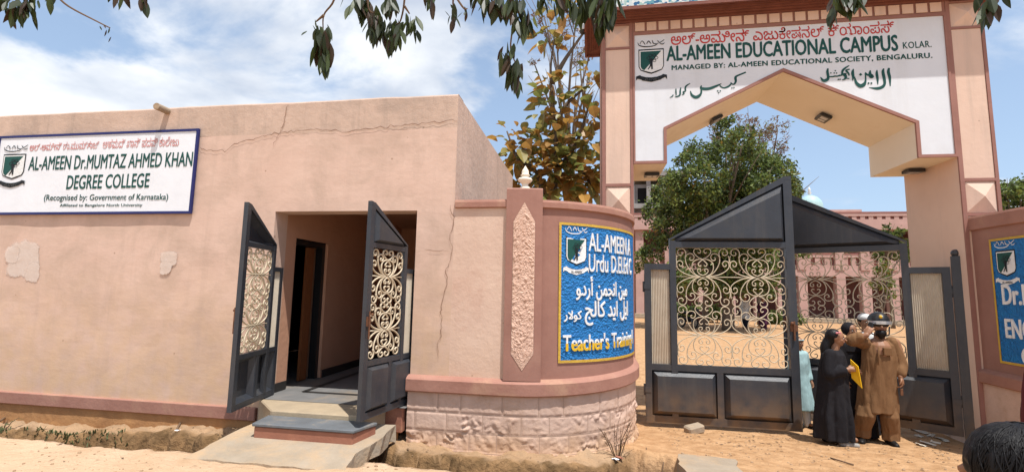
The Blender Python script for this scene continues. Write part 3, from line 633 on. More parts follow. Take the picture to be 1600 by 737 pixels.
    for k_, (za, zb_) in {0: (0.0, .19), 1: (.19, .375), 2: (.375, .565), 3: (.565, .755)}.items():
        for sj in ([] if mir else joints[k_]):
            if not S[0]+.02 < sj < S[-1]-.02: continue
            i = min(range(nS_), key=lambda q: abs(S[q]-sj)); t_ = Vector(plan(sj+.01, 0, mir)+(0,))-Vector(plan(sj-.01, 0, mir)+(0,)); t_.normalize()
            line([(lk(i, j), plan(S[i], -.3, mir)) for j in range(nz) if za <= ZZ[j] <= zb_], t_)
    if m.v: m.build('mortar_joint', M_['joint'], sf)
    # pilaster with a pointed rough-cast inset
    m = MB(); sweep(m, PS0, PS1, [(-0.2, 0.925), (0.045, 0.925), (0.045, 2.935), (0.03, 2.95), (-0.22, 2.95), (-0.22, 0.925)], mir); pl = m.build('pilaster', M_['mauve'], w, fix=True)
    m = MB(); sc = (PS0+PS1)/2; hw = 0.112; nS = 22; nZ = 130; vs = []
    for i in range(nS+1):
        t = -1+2*i/nS; s = sc+hw*t
        zb = 1.16 + 0.15*(1-abs(t)) * -1 + 0.0; zb = 1.20 - 0.17*(1-abs(t)); zt = 2.58 + 0.21*(1-abs(t))
        for j in range(nZ+1):
            z = zb+(zt-zb)*j/nZ; ed = smoothstep(0, .06, min(j, nZ-j)/nZ)*(1 if 0 < i < nS else 0)
            o = 0.049 + ed*0.016*abs(noise.turbulence(Vector((s*26, z*26, 1.5)), 3, False))
            p = plan(s, o, mir); vs.append((p[0], p[1], z))
    fs = [(i*(nZ+1)+j, (i+1)*(nZ+1)+j, (i+1)*(nZ+1)+j+1, i*(nZ+1)+j+1) for i in range(nS) for j in range(nZ)]
    m.add(vs, [f[::-1] for f in fs] if mir else fs); m.build('roughcast_inset', M_['roughcast'], pl)
    c = plan(sc, -0.09, mir)
    m = MB(); m.lathe((c[0], c[1], 2.95), [(0.075, 0), (0.075, .012), (0.07, .03), (0.045, .055), (0.04, .075), (0.055, .09), (0.09, .115), (0.098, .135), (0.085, .155), (0.05, .165), (0.045, .18), (0.062, .19), (0.062, .20), (0.045, .21), (0.05, .235), (0.042, .26), (0.018, .295), (0.004, .32)], 24); m.v = [(c[0]+(v[0]-c[0])*.82, c[1]+(v[1]-c[1])*.82, 2.95+(v[2]-2.95)*.86) for v in m.v]
    m.build('finial', M_['cream'], w, smooth=True)
    # painted stucco sign, bent round the wall
    P0 = plan((SG0+SG1)/2, 0, mir)
    sg = thing('wall_sign', (P0[0], P0[1], 1.1), 'blue stucco sign with raised white and yellow lettering on the left curved wall' if not mir else 'blue stucco sign with large white lettering on the right curved wall', 'sign')
    E1 = 3.56 if mir else SG1
    def F(u, v, d):
        s = E1-u if mir else SG0+u
        p = plan(s, 0.006+d, mir); return (p[0], p[1], v)
    UW = E1-SG0; z0, z1 = 1.105, 2.595
    def patch(m, u0, u1, v0, v1, d, amp=0.0):
        nu = max(1, round((u1-u0)/0.025)); nv = max(1, round((v1-v0)/0.025)) if amp else 1
        vs = [F(u0+(u1-u0)*i/nu, v0+(v1-v0)*j/nv, d + amp*noise.noise(Vector((i*0.9, j*0.9, 2)))) for i in range(nu+1) for j in range(nv+1)]
        m.add(vs, [(i*(nv+1)+j, (i+1)*(nv+1)+j, (i+1)*(nv+1)+j+1, i*(nv+1)+j+1) for i in range(nu) for j in range(nv)])
    m = MB(); patch(m, 0.02, UW-0.005, z0+.02, z1-.02, 0, 0.003); m.build('sign_field', M_['blue'], sg)
    m = MB()
    for u0, u1, v0, v1 in ((0, UW, z0, z0+.028), (0, UW, z1-.028, z1), (0, .026, z0+.028, z1-.028)): patch(m, u0, u1, v0, v1, 0.006)
    m.build('gold_border', M_['gold'], sg)
    U = lambda x: UW*x
    if not mir:
        for body, u0, u1, v0, v1, b in (('AL-AMEEN A', .36, 1.22, 2.30, 2.50, .012), ('Urdu D.El.Ed C', .36, 1.26, 2.07, 2.27, .008)):
            mm = MB(); text_into(mm, body, u0, u1, v0, v1, F, b*.6, 0.010); mm.build('lettering', M_['letter'], sg)
        mm = MB(); text_into(mm, '\uFEE6\uFEF4\uFEE3\uFE8D \uFEE6\uFEE4\uFEA0\uFEE7\uFE8D \uFEEE\uFEA9\uFEAD\uFE83'[::-1][::-1] if False else '\uFEEE\uFEA9\uFEAD\uFE83 \uFEE6\uFEE4\uFEA0\uFEE7\uFE8D \uFEE6\uFEF4\uFEE3', .20, 1.08, 1.76, 2.02, F, 0.016, 0.010); mm.build('lettering', M_['letter'], sg)
        mm = MB(); text_into(mm, '\uFE9E\uFEDF\uFE8E\uFEDB \uFEAA\uFEF3\uFE8D \uFEDE\uFEF3\uFE8D', .31, 1.10, 1.49, 1.755, F, 0.016, 0.010); mm.build('lettering', M_['letter'], sg)
        mm = MB(); text_into(mm, '\uFEAD\uFEFB\uFEEE\uFEDB', .06, .27, 1.53, 1.65, F, 0.018, 0.012); mm.build('lettering', M_['letter'], sg)
        mm = MB(); text_into(mm, "Teacher's Training I", .05, 1.30, 1.175, 1.40, F, 0.012, 0.010, rise=0.012); t = mm.build('lettering', M_['letter'], sg); t['label'] = 'white lettering over a yellow lower half'
        mm = MB(); vs, fs = text_poly("Teacher's Training I", 0.0)
        xs = [v[0] for v in vs]; ys = [v[1] for v in vs]; a, b2 = min(xs), max(xs); c0, d0 = min(ys), max(ys)
        P = [(.05+1.25*(v[0]-a)/(b2-a), 1.175+.225*(v[1]-c0)/(d0-c0)+.012*(v[0]-a)/(b2-a)) for v in vs]
        bm = bmesh.new(); bv = [bm.verts.new((u, 0, v)) for u, v in P]
        for q in fs:
            try: bm.faces.new([bv[i] for i in q])
            except Exception: pass
        bmesh.ops.bisect_plane(bm, geom=bm.verts[:]+bm.edges[:]+bm.faces[:], plane_co=(0, 0, 1.305), plane_no=(0, 0, 1), clear_outer=True)
        bm.verts.index_update()
        
        for i_, (du, dv) in enumerate(((0, 0), (.007, 0), (-.007, 0), (.004, -.004), (-.004, -.004))): mm.add([F(v.co.x+du, v.co.z+dv, 0.0135+.0004*i_) for v in bm.verts], [[v.index for v in q.verts] for q in bm.faces])
        bm.free()
        mm.build('lettering_lower_half', M_['yellow'], t)
        crest(sg, F, .205, 2.57, .30, .54, True)
    else:
        for body, u0, u1, v0, v1, b in (('Dr.M', .12, .52, 1.80, 2.04, .025), ('ENG', .12, .47, 1.41, 1.64, .025)):
            mm = MB(); text_into(mm, body, u0, u1, v0, v1, F, b*.6, 0.010); mm.build('lettering', M_['letter'], sg)
        mm = MB(); stroke_into(mm, [(.40+.07*math.cos(t)*1.0, 1.22+.09*math.sin(t), .04) for t in [0.6+i*0.5 for i in range(10)]], F, 0.014); mm.build('lettering', M_['letter'], sg)
        crest(sg, F, .21, 2.57, .31, .54, True)
    return w
compound_wall(False); compound_wall(True)
# ================================================================== gateway arch
AY, AB = 7.0, 8.08
arch = thing('gateway_arch', (MX, 7.5, 0), 'tall pink gateway arch with a white lettered board over a pointed opening', 'gateway')
ZC = 5.925
SPH = 0.0
def pillar(x0, x1, inner):
    m = MB(); m.box(x0, x1, AY, AB, -0.2, ZC); p = m.build('pillar', M_['archpink'], arch)
    fm = MB()                            # brown fillets on the front
    y0, y1 = AY-0.022, AY-0.001; a, b = x0+0.002, x1-0.002; fw_ = 0.05
    for q in ((a, a+fw_), (b-fw_*(0.8), b)): fm.box(q[0], q[1], y0, y1, -0.15, ZC)
    ia, ib = a+fw_, b-fw_*0.8
    for z, h in ((5.525, .035), (3.415, .04), (2.955, .04), (5.9, .022)): fm.box(ia, ib, y0, y1, z-h/2, z+h/2)
    fm.build('fillet', M_['archbrown'], p)
    sm = MB()
    for y in (AY+0.03, AB-0.09): 
        x = x0-0.012 if inner > 0 else x1+0.001
        sm.box(x, x+0.011, y, y+0.06, -0.1, ZC)
    sm.build('side_fillet', M_['archbrown'], p)
    for za, zb in ((5.545, 5.885), (2.98, 3.39)):
        d = MB(); xa, xb = ia+0.004, ib-0.004; c = ((xa+xb)/2, AY-0.075, (za+zb)/2)
        d.add([(xa,AY-.004,za),(xb,AY-.004,za),(xb,AY-.004,zb),(xa,AY-.004,zb),c], [(0,1,4),(1,2,4),(2,3,4),(3,0,4)])
        d.build('pyramid_boss', M_['archpink'], p)
    for za, zb in ((3.438, 5.505), (0.2, 2.93)):
        d = MB(); d.box(ia+.004, ib-.004, AY-.012, AY-.0005, za, zb); d.build('panel', M_['archpink'], p)
pillar(0.186, 0.64, 1); pillar(4.82, 5.272, -1)
# beam with the pointed opening
op = [(0.641, 3.725), (1.112, 3.725), (1.112, 4.235), (2.73, 5.025), (4.35, 4.205), (4.35, 3.725), (4.819, 3.725)]
m = MB()
outline = [(0.641, ZC)] + op + [(4.819, ZC)]
m.prism([op[0], op[1], op[2], (0.641, 4.235)], AY, AB) ; m.prism([op[5], op[6], (4.819, 4.205), op[4]], AY, AB)
m.prism([(0.641, 4.235), op[2], op[3], (2.73, ZC), (0.641, ZC)], AY, AB); m.prism([op[3], op[4], (4.819, 4.205), (4.819, ZC), (2.73, ZC)], AY, AB)
m.build('beam', M_['cream'], arch)
m = MB(); y0, y1 = AY-0.014, AY-0.001     # white board face
wp = [(0.668, 3.765), (1.072, 3.765), (1.072, 4.262), (2.73, 5.075), (4.392, 4.232), (4.392, 3.765), (4.79, 3.765)]
m.prism([wp[0], wp[1], wp[2], (0.668, 4.262)], y0, y1); m.prism([wp[5], wp[6], (4.79, 4.232), wp[4]], y0, y1)
m.prism([(0.668, 4.262), wp[2], wp[3], (2.73, 5.715), (0.668, 5.715)], y0, y1); m.prism([wp[3], wp[4], (4.79, 4.232), (4.79, 5.715), (2.73, 5.715)], y0, y1)
brd = m.build('board', M_['white'], arch)
m = MB(); y0 = AY-0.03                    # brown edging
def strip(a, b, w, out):                  # strip between two points of the opening edge
    pass
oi = op; wi = wp
for i in range(6):
    q = [oi[i], oi[i+1], wi[i+1], wi[i]]
    if i == 0: q = [oi[0], oi[1], (1.072, 3.765), (0.641, 3.765)]
    if i == 5: q = [oi[5], oi[6], (4.819, 3.765), (4.392, 3.765)]
    m.prism(q, y0, AY-0.0005)
m.box(0.641, 0.668, y0, AY-.0005, 3.765, 5.76); m.box(4.79, 4.819, y0, AY-.0005, 3.765, 5.76)
m.box(0.668, 4.79, y0, AY-.0005, 5.715, 5.76); m.box(0.641, 4.819, y0+.012, AY-.0005, 5.76, ZC)
m.build('edging', M_['archbrown'], arch)
nb = 24; st = (4.79-0.662)/nb
for k in range(nb):
    m = MB(); x = 0.662+st*k; m.box(x+.016, x+st-.016, y0-.004, y0+.01, 5.772, ZC-.018); m.build('frieze_block', M_['archpink'], arch, bevel=0.004)
# cornice, swept round front and sides
m = MB(); x0, x1, ya, yb = 0.186, 5.272, AY, AB
prof = [(0.0, ZC+.055), (0.03, ZC+.055), (0.035, ZC+.085), (0.085, ZC+.075), (0.09, ZC+.10), (0.135, ZC+.088), (0.14, ZC+.112), (0.185, ZC+.10), (0.19, ZC+.122), (0.235, ZC+.11), (0.24, ZC+.13), (0.285, ZC+.115), (0.29, ZC+.09), (0.335, ZC+.085), (0.335, ZC+.135), (0.30, ZC+.15), (0.0, ZC+.16)]
yb = AB-.36; loop = [(x0, yb), (x0, ya), (x1, ya), (x1, yb)]; k = len(prof); vs = []
for ci, (x, y) in enumerate(loop):
    sx = -1 if ci < 2 else 1; sy = -1 if ci in (1, 2) else 1
    for o, z in prof: vs.append((x+sx*o*.8, y+sy*o, z-0.06))
fs = [(c*k+j, (c*k+k+j) % (4*k), (c*k+k+j+1) % (4*k), c*k+j+1) for c in range(4) for j in range(k-1)]
m.add(vs, fs); m.build('cornice', M_['cornice'], arch)
# mosaic parapet above the cornice
def mosaic():
    m = bpy.data.materials.new('mosaic_tile'); m.use_nodes = True; nt = m.node_tree; N = nt.nodes; L = nt.links; b = N['Principled BSDF']
    tc = N.new('ShaderNodeTexCoord'); v = N.new('ShaderNodeTexVoronoi'); v.inputs['Scale'].default_value = 28; v.inputs['Randomness'].default_value = 0.6; L.new(tc.outputs['Object'], v.inputs[0])
    r = N.new('ShaderNodeValToRGB'); L.new(v.outputs['Color'], r.inputs[0]); r.color_ramp.interpolation = 'CONSTANT'
    e = r.color_ramp.elements; e[0].color = (0.55, 0.62, 0.62, 1); e[1].position = 0.35; e[1].color = (0.12, 0.30, 0.36, 1)
    for p, c in ((0.5, (0.68, 0.70, 0.66, 1)), (0.66, (0.03, 0.12, 0.25, 1)), (0.78, (0.35, 0.5, 0.45, 1))):
        q = e.new(p); q.color = c
    L.new(r.outputs[0], b.inputs['Base Color']); b.inputs['Roughness'].default_value = 0.3
    return m
M_['mosaic'] = mosaic()
m = MB(); m.box(0.05, 5.40, AY-.20, AB+.1, ZC+.097, ZC+.75); m.build('tiled_parapet', M_['mosaic'], arch)
# lettering on the board
BY = AY-0.016
FB = lambda u, v, d: (u, BY-d, v)
def px_line(body, xl, yl_t, yl_b, xr, yr_t, yr_b, mt, parent, Y, f, bold, name='lettering', depth=0.0, space=1.0):
    a = pix(xl, yl_t, Y); b = pix(xl, yl_b, Y); c = pix(xr, yr_t, Y); d = pix(xr, yr_b, Y)
    mm = MB(); text_into(mm, body, b.x, d.x, b.z, a.z, f, bold, depth, space, rise=d.z-b.z); return mm.build(name, mt, parent)
px_line('ಅಲ್-ಅಮೀನ್ ಎಜು', 1048, 53, 72, 1216, 45, 63, M_['red'], brd, AY, FB, 0.012)
px_line('ಕೇಷನಲ್ ಕ್ಯಾಂಪಸ್', 1217, 44, 64, 1397, 36, 53, M_['red'], brd, AY, FB, 0.008)
px_line('AL-AMEEN EDUCATIONAL CAMPUS', 1041, 73, 97, 1403, 57, 81, M_['green'], brd, AY, FB, 0.027)
px_line('KOLAR.', 1410, 67, 77.5, 1454.5, 65, 75, M_['green'], brd, AY, FB, 0.014, space=1.1)
px_line('MANAGED BY: AL-AMEEN EDUCATIONAL SOCIETY, BENGALURU.', 1049, 103, 112, 1456, 83, 93, M_['green'], brd, AY, FB, 0.030, space=1.08)
def urdu(strokes, dots, ox, oy, k):
    mm = MB(); i = 0
    cv = lambda x, y: pix(ox+x/k, oy+y/k, BY)
    sc = 0.0098/k
    for s in strokes:
        stroke_into(mm, [(cv(x, y).x, cv(x, y).z, w*sc) for x, y, w in s], FB, 0.0004*i); i += 1
    for x, y, r in dots:
        p = cv(x, y); q = r*sc/2
        mm.add([FB(p.x-q, p.z, .003), FB(p.x, p.z-q, .003), FB(p.x+q, p.z, .003), FB(p.x, p.z+q, .003)], [(0, 1, 2, 3)])
    mm.build('calligraphy', M_['green'], brd)
urdu([[(1465,140,30),(1455,220,48),(1480,330,44),(1490,490,15)], [(1365,150,20),(1350,220,48),(1375,350,48),(1380,450,42),(1330,510,52),(1230,535,48),(1080,518,8)],
      [(1235,180,15),(1230,250,42),(1245,350,38),(1250,460,10)], [(1105,185,18),(1100,260,55),(1130,300,80),(1170,290,40)], [(1110,270,18),(1050,275,34),(1010,225,15)],
      [(1010,235,20),(1015,380,28),(980,460,62),(910,485,68),(840,430,48),(805,330,22),(815,310,8)], [(780,160,15),(765,230,48),(775,310,38),(765,385,10)],
      [(700,95,15),(620,145,32),(570,200,38),(560,270,32),(520,290,25)], [(710,165,20),(640,190,32),(680,240,32),(700,290,22)], [(650,250,12),(600,265,48),(630,300,48),(620,350,32),(560,375,10)],
      [(520,285,32),(470,300,24),(420,300,27),(380,310,24),(330,310,22),(295,315,18)], [(290,150,20),(280,220,42),(295,330,42),(260,375,54),(200,385,48),(145,320,12)]],
     [(918,268,55),(1070,435,40),(1125,435,40),(345,238,30),(410,240,30),(455,240,30),(432,195,30),(490,362,32),(522,360,32),(660,342,28),(690,345,28)], 1270, 95, 12.31)
urdu([[(1480,148,24),(1320,215,32),(1295,250,42),(1300,310,36),(1270,360,26),(1222,350,22),(1215,325,12)], [(1222,350,22),(1170,400,32),(1090,425,27),(1030,400,20),(1020,370,12)],
      [(1045,350,10),(950,395,38),(820,440,50),(692,435,48),(690,380,10)], [(690,440,27),(685,520,32),(640,575,52),(580,590,54),(520,550,38),(495,480,12)],
      [(490,345,14),(420,395,27),(405,440,27),(410,480,22),(370,500,27),(382,530,22),(345,550,10)], [(325,420,14),(315,480,27),(310,550,27),(260,580,24),(220,580,8)], [(240,440,16),(240,500,24),(245,560,14)], [(190,545,14),(180,570,20),(130,600,8)]],
     [(980,480,30),(1025,480,30),(997,512,28),(1232,428,28),(1268,422,28)], 1035, 100, 11.34)
a = pix(994, 64, AY); b = pix(1041, 128, AY)
crest(brd, FB, (a.x+b.x)/2, a.z, b.x-a.x, a.z-b.z)
# flood lights under the soffits
def flood(c, nrm, label):
    t = thing('flood_light', c, label, 'flood light', 'flood lights under the arch')
    nrm = Vector(nrm).normalized(); q = nrm.to_track_quat('-Z', 'Y').to_matrix()
    def place(m):
        m.v = [tuple(q @ Vector(v)) for v in m.v]; return m
    m = MB(); m.box(-.11, .11, -.085, .085, -.06, -.012); m.box(-.03, .03, -.02, .02, -.012, 0); place(m).build('housing', M_['shell'], t, local=True, bevel=0.006)
    m = MB(); m.box(-.075, .0, -.05, .05, -.062, -.0555); m.box(.02, .075, -.05, .05, -.062, -.0555); place(m).build('lamp_glass', M_['lens'], t, local=True)
def hit(px, py, p0, nrm):
    d = ray(px, py); p0 = Vector(p0)-Vector((0, 0, CAMZ)); nrm = Vector(nrm); t = p0.dot(nrm)/d.dot(nrm); return d*t + Vector((0, 0, CAMZ))
nl = Vector((0.79, 0, -1.618)).normalized(); nr = Vector((-0.82, 0, -1.62)).normalized()
flood(hit(1117, 184, (1.112, 7, 4.235), nl), nl, 'black flood light on the left slope under the arch peak')
flood(hit(1288, 181, (4.35, 7, 4.205), nr), nr, 'black flood light on the right slope under the arch peak')
flood(hit(1018, 270, (0.7, 7, 3.725), (0, 0, -1)), (0, 0, -1), 'black flood light under the left shoulder of the arch')
flood(hit(1427, 264, (4.6, 7, 3.725), (0, 0, -1)), (0, 0, -1), 'black flood light under the right shoulder of the arch')
# dome camera on the left end of the cornice
p = pix(911, 48, 7.25)
t = thing('security_camera', p, 'white dome security camera on a bracket at the left end of the cornice', 'camera')
m = MB(); m.lathe((0, 0, 0), [(0.03, .075), (0.07, .06), (0.075, 0), (0.07, -.01)][::-1], 16); m.build('body', M_['whiteplastic'], t, local=True)
m = MB(); m.ball((0, 0, -.012), (.06, .06, .055)); m.build('dome_lens', M_['shell'], t, local=True, smooth=True)
m = MB(); m.tube([(0, 0, .07), (0, 0, .10), (.22, 0, .11)], .018, 8); m.build('bracket', M_['whiteplastic'], t, local=True)

# ================================================================== banner on the college building
pa = pix(5, 217, 4.98); pb = pix(309, 207, 4.98); pc = pix(304, 330, 4.98)
bx0, bx1, bz0, bz1 = pa.x-.01, pb.x, pc.z, pa.z
ban = thing('name_banner', ((bx0+bx1)/2, 4.98, bz0), 'white name banner with a navy border on the pink college wall', 'sign')
m = MB(); nx, nz = 40, 14
vs = [(bx0+(bx1-bx0)*i/nx, 4.9668+0.0012*fbm(i*.21, j*.25), bz0+(bz1-bz0)*j/nz) for j in range(nz+1) for i in range(nx+1)]
m.add(vs, [(j*(nx+1)+i, j*(nx+1)+i+1, (j+1)*(nx+1)+i+1, (j+1)*(nx+1)+i) for j in range(nz) for i in range(nx)]); sheet = m.build('sheet', M_['banner'], ban, smooth=True)
m = MB(); w = .03; y0, y1 = 4.958, 4.985
m.box(bx0-w, bx1+w, y0, y1, bz0-w, bz0); m.box(bx0-w, bx1+w, y0, y1, bz1, bz1+w); m.box(bx0-w, bx0, y0, y1, bz0, bz1); m.box(bx1, bx1+w, y0, y1, bz0, bz1); m.build('border', M_['navy'], ban)
FN = lambda u, v, d: (u, 4.964-d, v)
NY = 4.964
px_line('ಅಲ್-ಅಮೀನ್ ಡಾ.ಮುಮ್ತಾಜ್', 46, 224, 236, 154, 219, 232, M_['fadedred'], sheet, NY, FN, 0.006)
px_line('ಅಹಮದ್ ಖಾನ್ ಪದವಿ ಕಾಲೇಜು', 160, 217.5, 232, 279, 215, 228, M_['fadedred'], sheet, NY, FN, 0.006)
px_line('AL-AMEEN Dr.MUMTAZ AHMED KHAN', 43.5, 245, 266.5, 300, 237.5, 260, M_['green'], sheet, NY, FN, 0.016)
px_line('DEGREE COLLEGE', 103, 274, 296, 232.5, 270, 293, M_['green'], sheet, NY, FN, 0.016)
px_line('(Recognised by: Government of Karnataka)', 68, 304, 316, 262, 302, 315, M_['green'], sheet, NY, FN, 0.006)
px_line('Affiliated to Bangalore North University', 93, 318.5, 324, 222, 317, 323.5, M_['green'], sheet, NY, FN, 0.008)
a = pix(6, 226, NY); b = pix(37, 293, NY)
crest(sheet, FN, (a.x+b.x)/2, a.z, b.x-a.x, a.z-b.z)
# ================================================================== iron gates
def scroll_cell():
    """polylines of one quadrant of the wrought-iron motif, unit half-width/half-height, node at the origin"""
    A = [(.10,0),(.30,.10),(.40,.30),(.36,.50),(.20,.60),(0,.625)]
    A2 = [(0,.60),(.10,.52),(.17,.44),(.12,.37),(.05,.40)]
    B = [(.16,0),(.42,.16),(.60,.42),(.64,.66),(.54,.80),(.38,.80),(.31,.69),(.37,.58),(.47,.59),(.48,.66),(.43,.67)]
    C = [(.12,0),(.50,.05),(.80,.17),(.97,.33),(.96,.50),(.85,.56),(.75,.49),(.77,.38),(.86,.37),(.88,.44)]
    D = [(0,.62),(.18,.70),(.32,.85),(.28,.97),(.14,.985),(.06,.91),(.10,.83),(.17,.86)]
    E = [(.66,.66),(.62,.82),(.68,.95),(.80,.985),(.92,.92),(.93,.80),(.83,.75),(.75,.80),(.78,.87)]
    F = [(0,.05),(.12,.10),(.20,.19),(.17,.27),(.09,.27),(.07,.21),(.11,.18)]
    G = [(.97,.40),(.99,.62),(.96,.74)]
    return [A, A2, B, C, D, E, F, G]
CELL = [[tuple(p) for p in catmull([(a, b, 0) for a, b in q], 4)] for q in scroll_cell()]
def scrollwork(m, u0, u1, z0, z1, nu, nz, r, mir):
    hw, hh = (u1-u0)/nu/2, (z1-z0)/nz/2
    for i in range(nu):
        for j in range(nz):
            cu, cz = u0+hw*(2*i+1), z0+hh*(2*j+1)
            for sx in (-1, 1):
                for sz in (-1, 1):
                    for q in CELL:
                        m.tube([(mir*(cu+sx*p[0]*hw), 0, cz+sz*p[1]*hh) for p in q], r, 5, True)
    for j in range(nz): m.tube([(mir*u0, .004, z0+hh*(2*j+1)), (mir*u1, .004, z0+hh*(2*j+1))], r*.8, 5)
def gate_leaf(name, loc, rz, mir, L, ww, Z, bar, nu, nz, r, label, group, post=False):
    """Z: bottom, mid rail centre, wing top, tall-part corner, peak. local x runs from hinge to free edge (times mir), front is -y"""
    zb, zm, zw, zc, zp = Z
    g = thing(name, loc, label, 'gate', group, rz)
    h = bar/2; t = bar*0.45
    def bx(m, a, b, c, d, y0=-t, y1=t):
        a, b = sorted((mir*a, mir*b)); m.box(a, b, y0, y1, c, d)
    m = MB()
    bx(m, 0, bar, zb, zw); bx(m, bar, ww, zw-bar, zw, -t+.001, t-.001)              # hinge stile, wing top rail
    bx(m, ww, ww+bar, zb+bar, zc, -t-.001, t+.001); bx(m, L-bar*1.3, L, zb, zp-.01)  # inner stile, free stile
    bx(m, bar, L-bar*1.3, zb, zb+bar*1.2, -t+.002, t-.002); bx(m, bar, L-bar*1.3, zm-h, zm+h, -t+.002, t-.002)
    zr = zc - bar*0.2
    bx(m, ww+bar, L-bar*1.3, zr-bar, zr, -t+.002, t-.002)                             # rail under the triangle
    sl = (zp-zc)/(L-ww)
    q = [(ww, zc), (L-bar*1.3, zc+sl*(L-ww-bar*1.3)), (L-bar*1.3, zc+sl*(L-ww-bar*1.3)+bar*1.1), (ww, zc+bar*0.35)]
    q = [(mir*a, b) for a, b in q]; m.prism(q if mir > 0 else q[::-1], -t, t)
    q = [(L-bar*1.3, zp-.012), (L, zp-.012), (L, zp+bar*.6), (L-bar*1.3, zc+sl*(L-ww-bar*1.3)+bar*1.1)]
    q = [(mir*a, b) for a, b in q]; m.prism(q if mir > 0 else q[::-1], -t, t)
    mid = (bar + L-bar*1.3)/2
    bx(m, mid-h, mid+h, zb+bar*1.2, zm-h, -t+.003, t-.003)
    m.build('frame', M_['metal'], g, local=True)
    if post:
        m = MB(); bx(m, -bar*1.5, -.012, zb-.1, zw+.14, -bar*.7, bar*.7); m.ball((mir*(-bar*.8), 0, zw+.18), bar*.62, n=14); m.lathe((mir*(-bar*.8), 0, zw+.13), [(bar*.55, 0), (bar*.4, .02), (bar*.3, .035)], 12)
        m.build('hinge_post', M_['metal'], g, local=True)
    # sheet panels: a raised field pressed forward from a thin sheet
    def panel(m, a, b, c, d, rise, ins):
        a, b = sorted((mir*a, mir*b)); yb = t*.15
        A = [(a,yb,c),(b,yb,c),(b,yb,d),(a,yb,d)]; i = ins
        B = [(a+i,yb-rise,c+i),(b-i,yb-rise,c+i),(b-i,yb-rise,d-i),(a+i,yb-rise,d-i)]
        th = 0.004
        n = 8
        V = A+B; V2 = [(x, y+th, z) for x, y, z in V]
        F = [(4,5,6,7),(0,1,5,4),(1,2,6,5),(2,3,7,6),(3,0,4,7)]
        m.add(V+V2, F + [tuple(i+8 for i in f)[::-1] for f in F])
    for a, b in ((bar, mid-h), (mid+h, L-bar*1.3)):
        m = MB(); panel(m, a, b, zb+bar*1.2, zm-h, t*2.3, bar*0.85); m.build('lower_panel', M_['metal'], g, local=True)
    m = MB()                              # triangular raised panel
    a = (ww+bar*1.0, zr-.0); b = (L-bar*1.3, zr); c = (L-bar*1.3, zc+sl*(L-ww-bar*1.3)); d = (ww+bar, zc+sl*bar)
    P = [a, b, c, d]; cx = (a[0]*.25+b[0]*.75); i = bar*0.75
    Q = [(ww+bar+2.6*i, zr+i*.75), (L-bar*1.3-i, zr+i*.75), (L-bar*1.3-i, zc+sl*(L-ww-bar*1.3-i)-i*1.75), (ww+bar+2.75*i, zr+i*.8)]
    Q[3] = (Q[0][0], max(Q[0][1]+.004, zc+sl*(Q[0][0]-ww)-i*1.75))
    V = [(mir*x, t*.15, z) for x, z in P] + [(mir*x, -t*2.4, z) for x, z in Q]
    F = [(4,5,6,7),(0,1,5,4),(1,2,6,5),(2,3,7,6),(3,0,4,7)]
    F = F if mir > 0 else [f[::-1] for f in F]
    m.add(V + [(x, y+.004, z) for x, y, z in V], F + [tuple(i+8 for i in f)[::-1] for f in F]); m.build('triangular_panel', M_['metal'], g, local=True)
    m = MB(); zA, zB = zm+h, zw-bar; n = max(6, int((ww-bar)/(0.022 if bar > .05 else .018)))  # ribbed sheet in the wing
    for k in range(n):
        u = bar+(ww-bar)*k/n; u2 = bar+(ww-bar)*(k+1)/n; um = (u+u2)/2
        m.add([(mir*u, .008, zA), (mir*um, -.006, zA), (mir*u2, .008, zA), (mir*u, .008, zB), (mir*um, -.006, zB), (mir*u2, .008, zB)], [(0,1,4,3),(1,2,5,4)])
    m.build('ribbed_sheet', M_['corr'], g, local=True)
    m = MB(); scrollwork(m, ww+bar+r, L-bar*1.3-r, zm+h+r, zr-bar-r, nu, nz, r, mir); m.build('scrollwork', M_['scroll'], g, local=True, smooth=True)
    m = MB(); zl = zm + (zc-zm)*.32
    m.tube([(mir*(L-bar*.65), -t-.02, zl-.14), (mir*(L-bar*.65), -t-.02, zl+.12)], bar*.16, 8); m.box(*sorted((mir*(L-bar*1.2), mir*(L-bar*.1))), -t-.014, -t-.002, zl-.02, zl+.07); m.ball((mir*(L-bar*1.0), -t-.035, zl+.09), bar*.28)
    for zz in (zb+(zw-zb)*.2, zb+(zw-zb)*.85):
        hm = MB(); hm.tube([(-mir*.012, -t*.4, zz-bar*.9), (-mir*.012, -t*.4, zz+bar*.9)], bar*.22, 8); hm.box(*sorted((-mir*.012, mir*bar*.9)), -t-.006, -t-.0005, zz-bar*.4, zz+bar*.4); hm.build('hinge', M_['metal'], g, local=True)
    m.build('latch', M_['rust'], g, local=True, smooth=False)
    return g
ZM = (0.045, 0.81, 2.28, 2.62, 3.50)
gate_leaf('gate_leaf', (0.80, 7.2, 0), 0, 1, 2.035, 0.355, ZM, 0.085, 2, 2, 0.0072, 'tall grey iron gate leaf standing closed, its peak at the middle of the gateway', 'main gate leaves')
gate_leaf('gate_leaf', (4.76, 7.2, 0.06), -math.radians(31), -1, 2.0, 0.42, (0.045, 0.81, 2.22, 2.56, 3.42), 0.085, 2, 2, 0.0072, 'tall grey iron gate leaf swung inward behind the man in the brown kurta', 'main gate leaves', True)
ZS = (0.615, 1.13, 2.06, 2.30, 2.66)
gate_leaf('gate_leaf', (-3.60, 5.12, 0), -math.radians(80.1), 1, 0.86, 0.20, ZS, 0.05, 1, 2, 0.009, 'small iron gate leaf in shade standing open left of the doorway', 'doorway gate leaves')
gate_leaf('gate_leaf', (-1.94, 5.12, 0), math.radians(78.6), -1, 0.86, 0.20, ZS, 0.05, 1, 2, 0.009, 'small iron gate leaf with sunlit raised panels standing open across the doorway', 'doorway gate leaves')
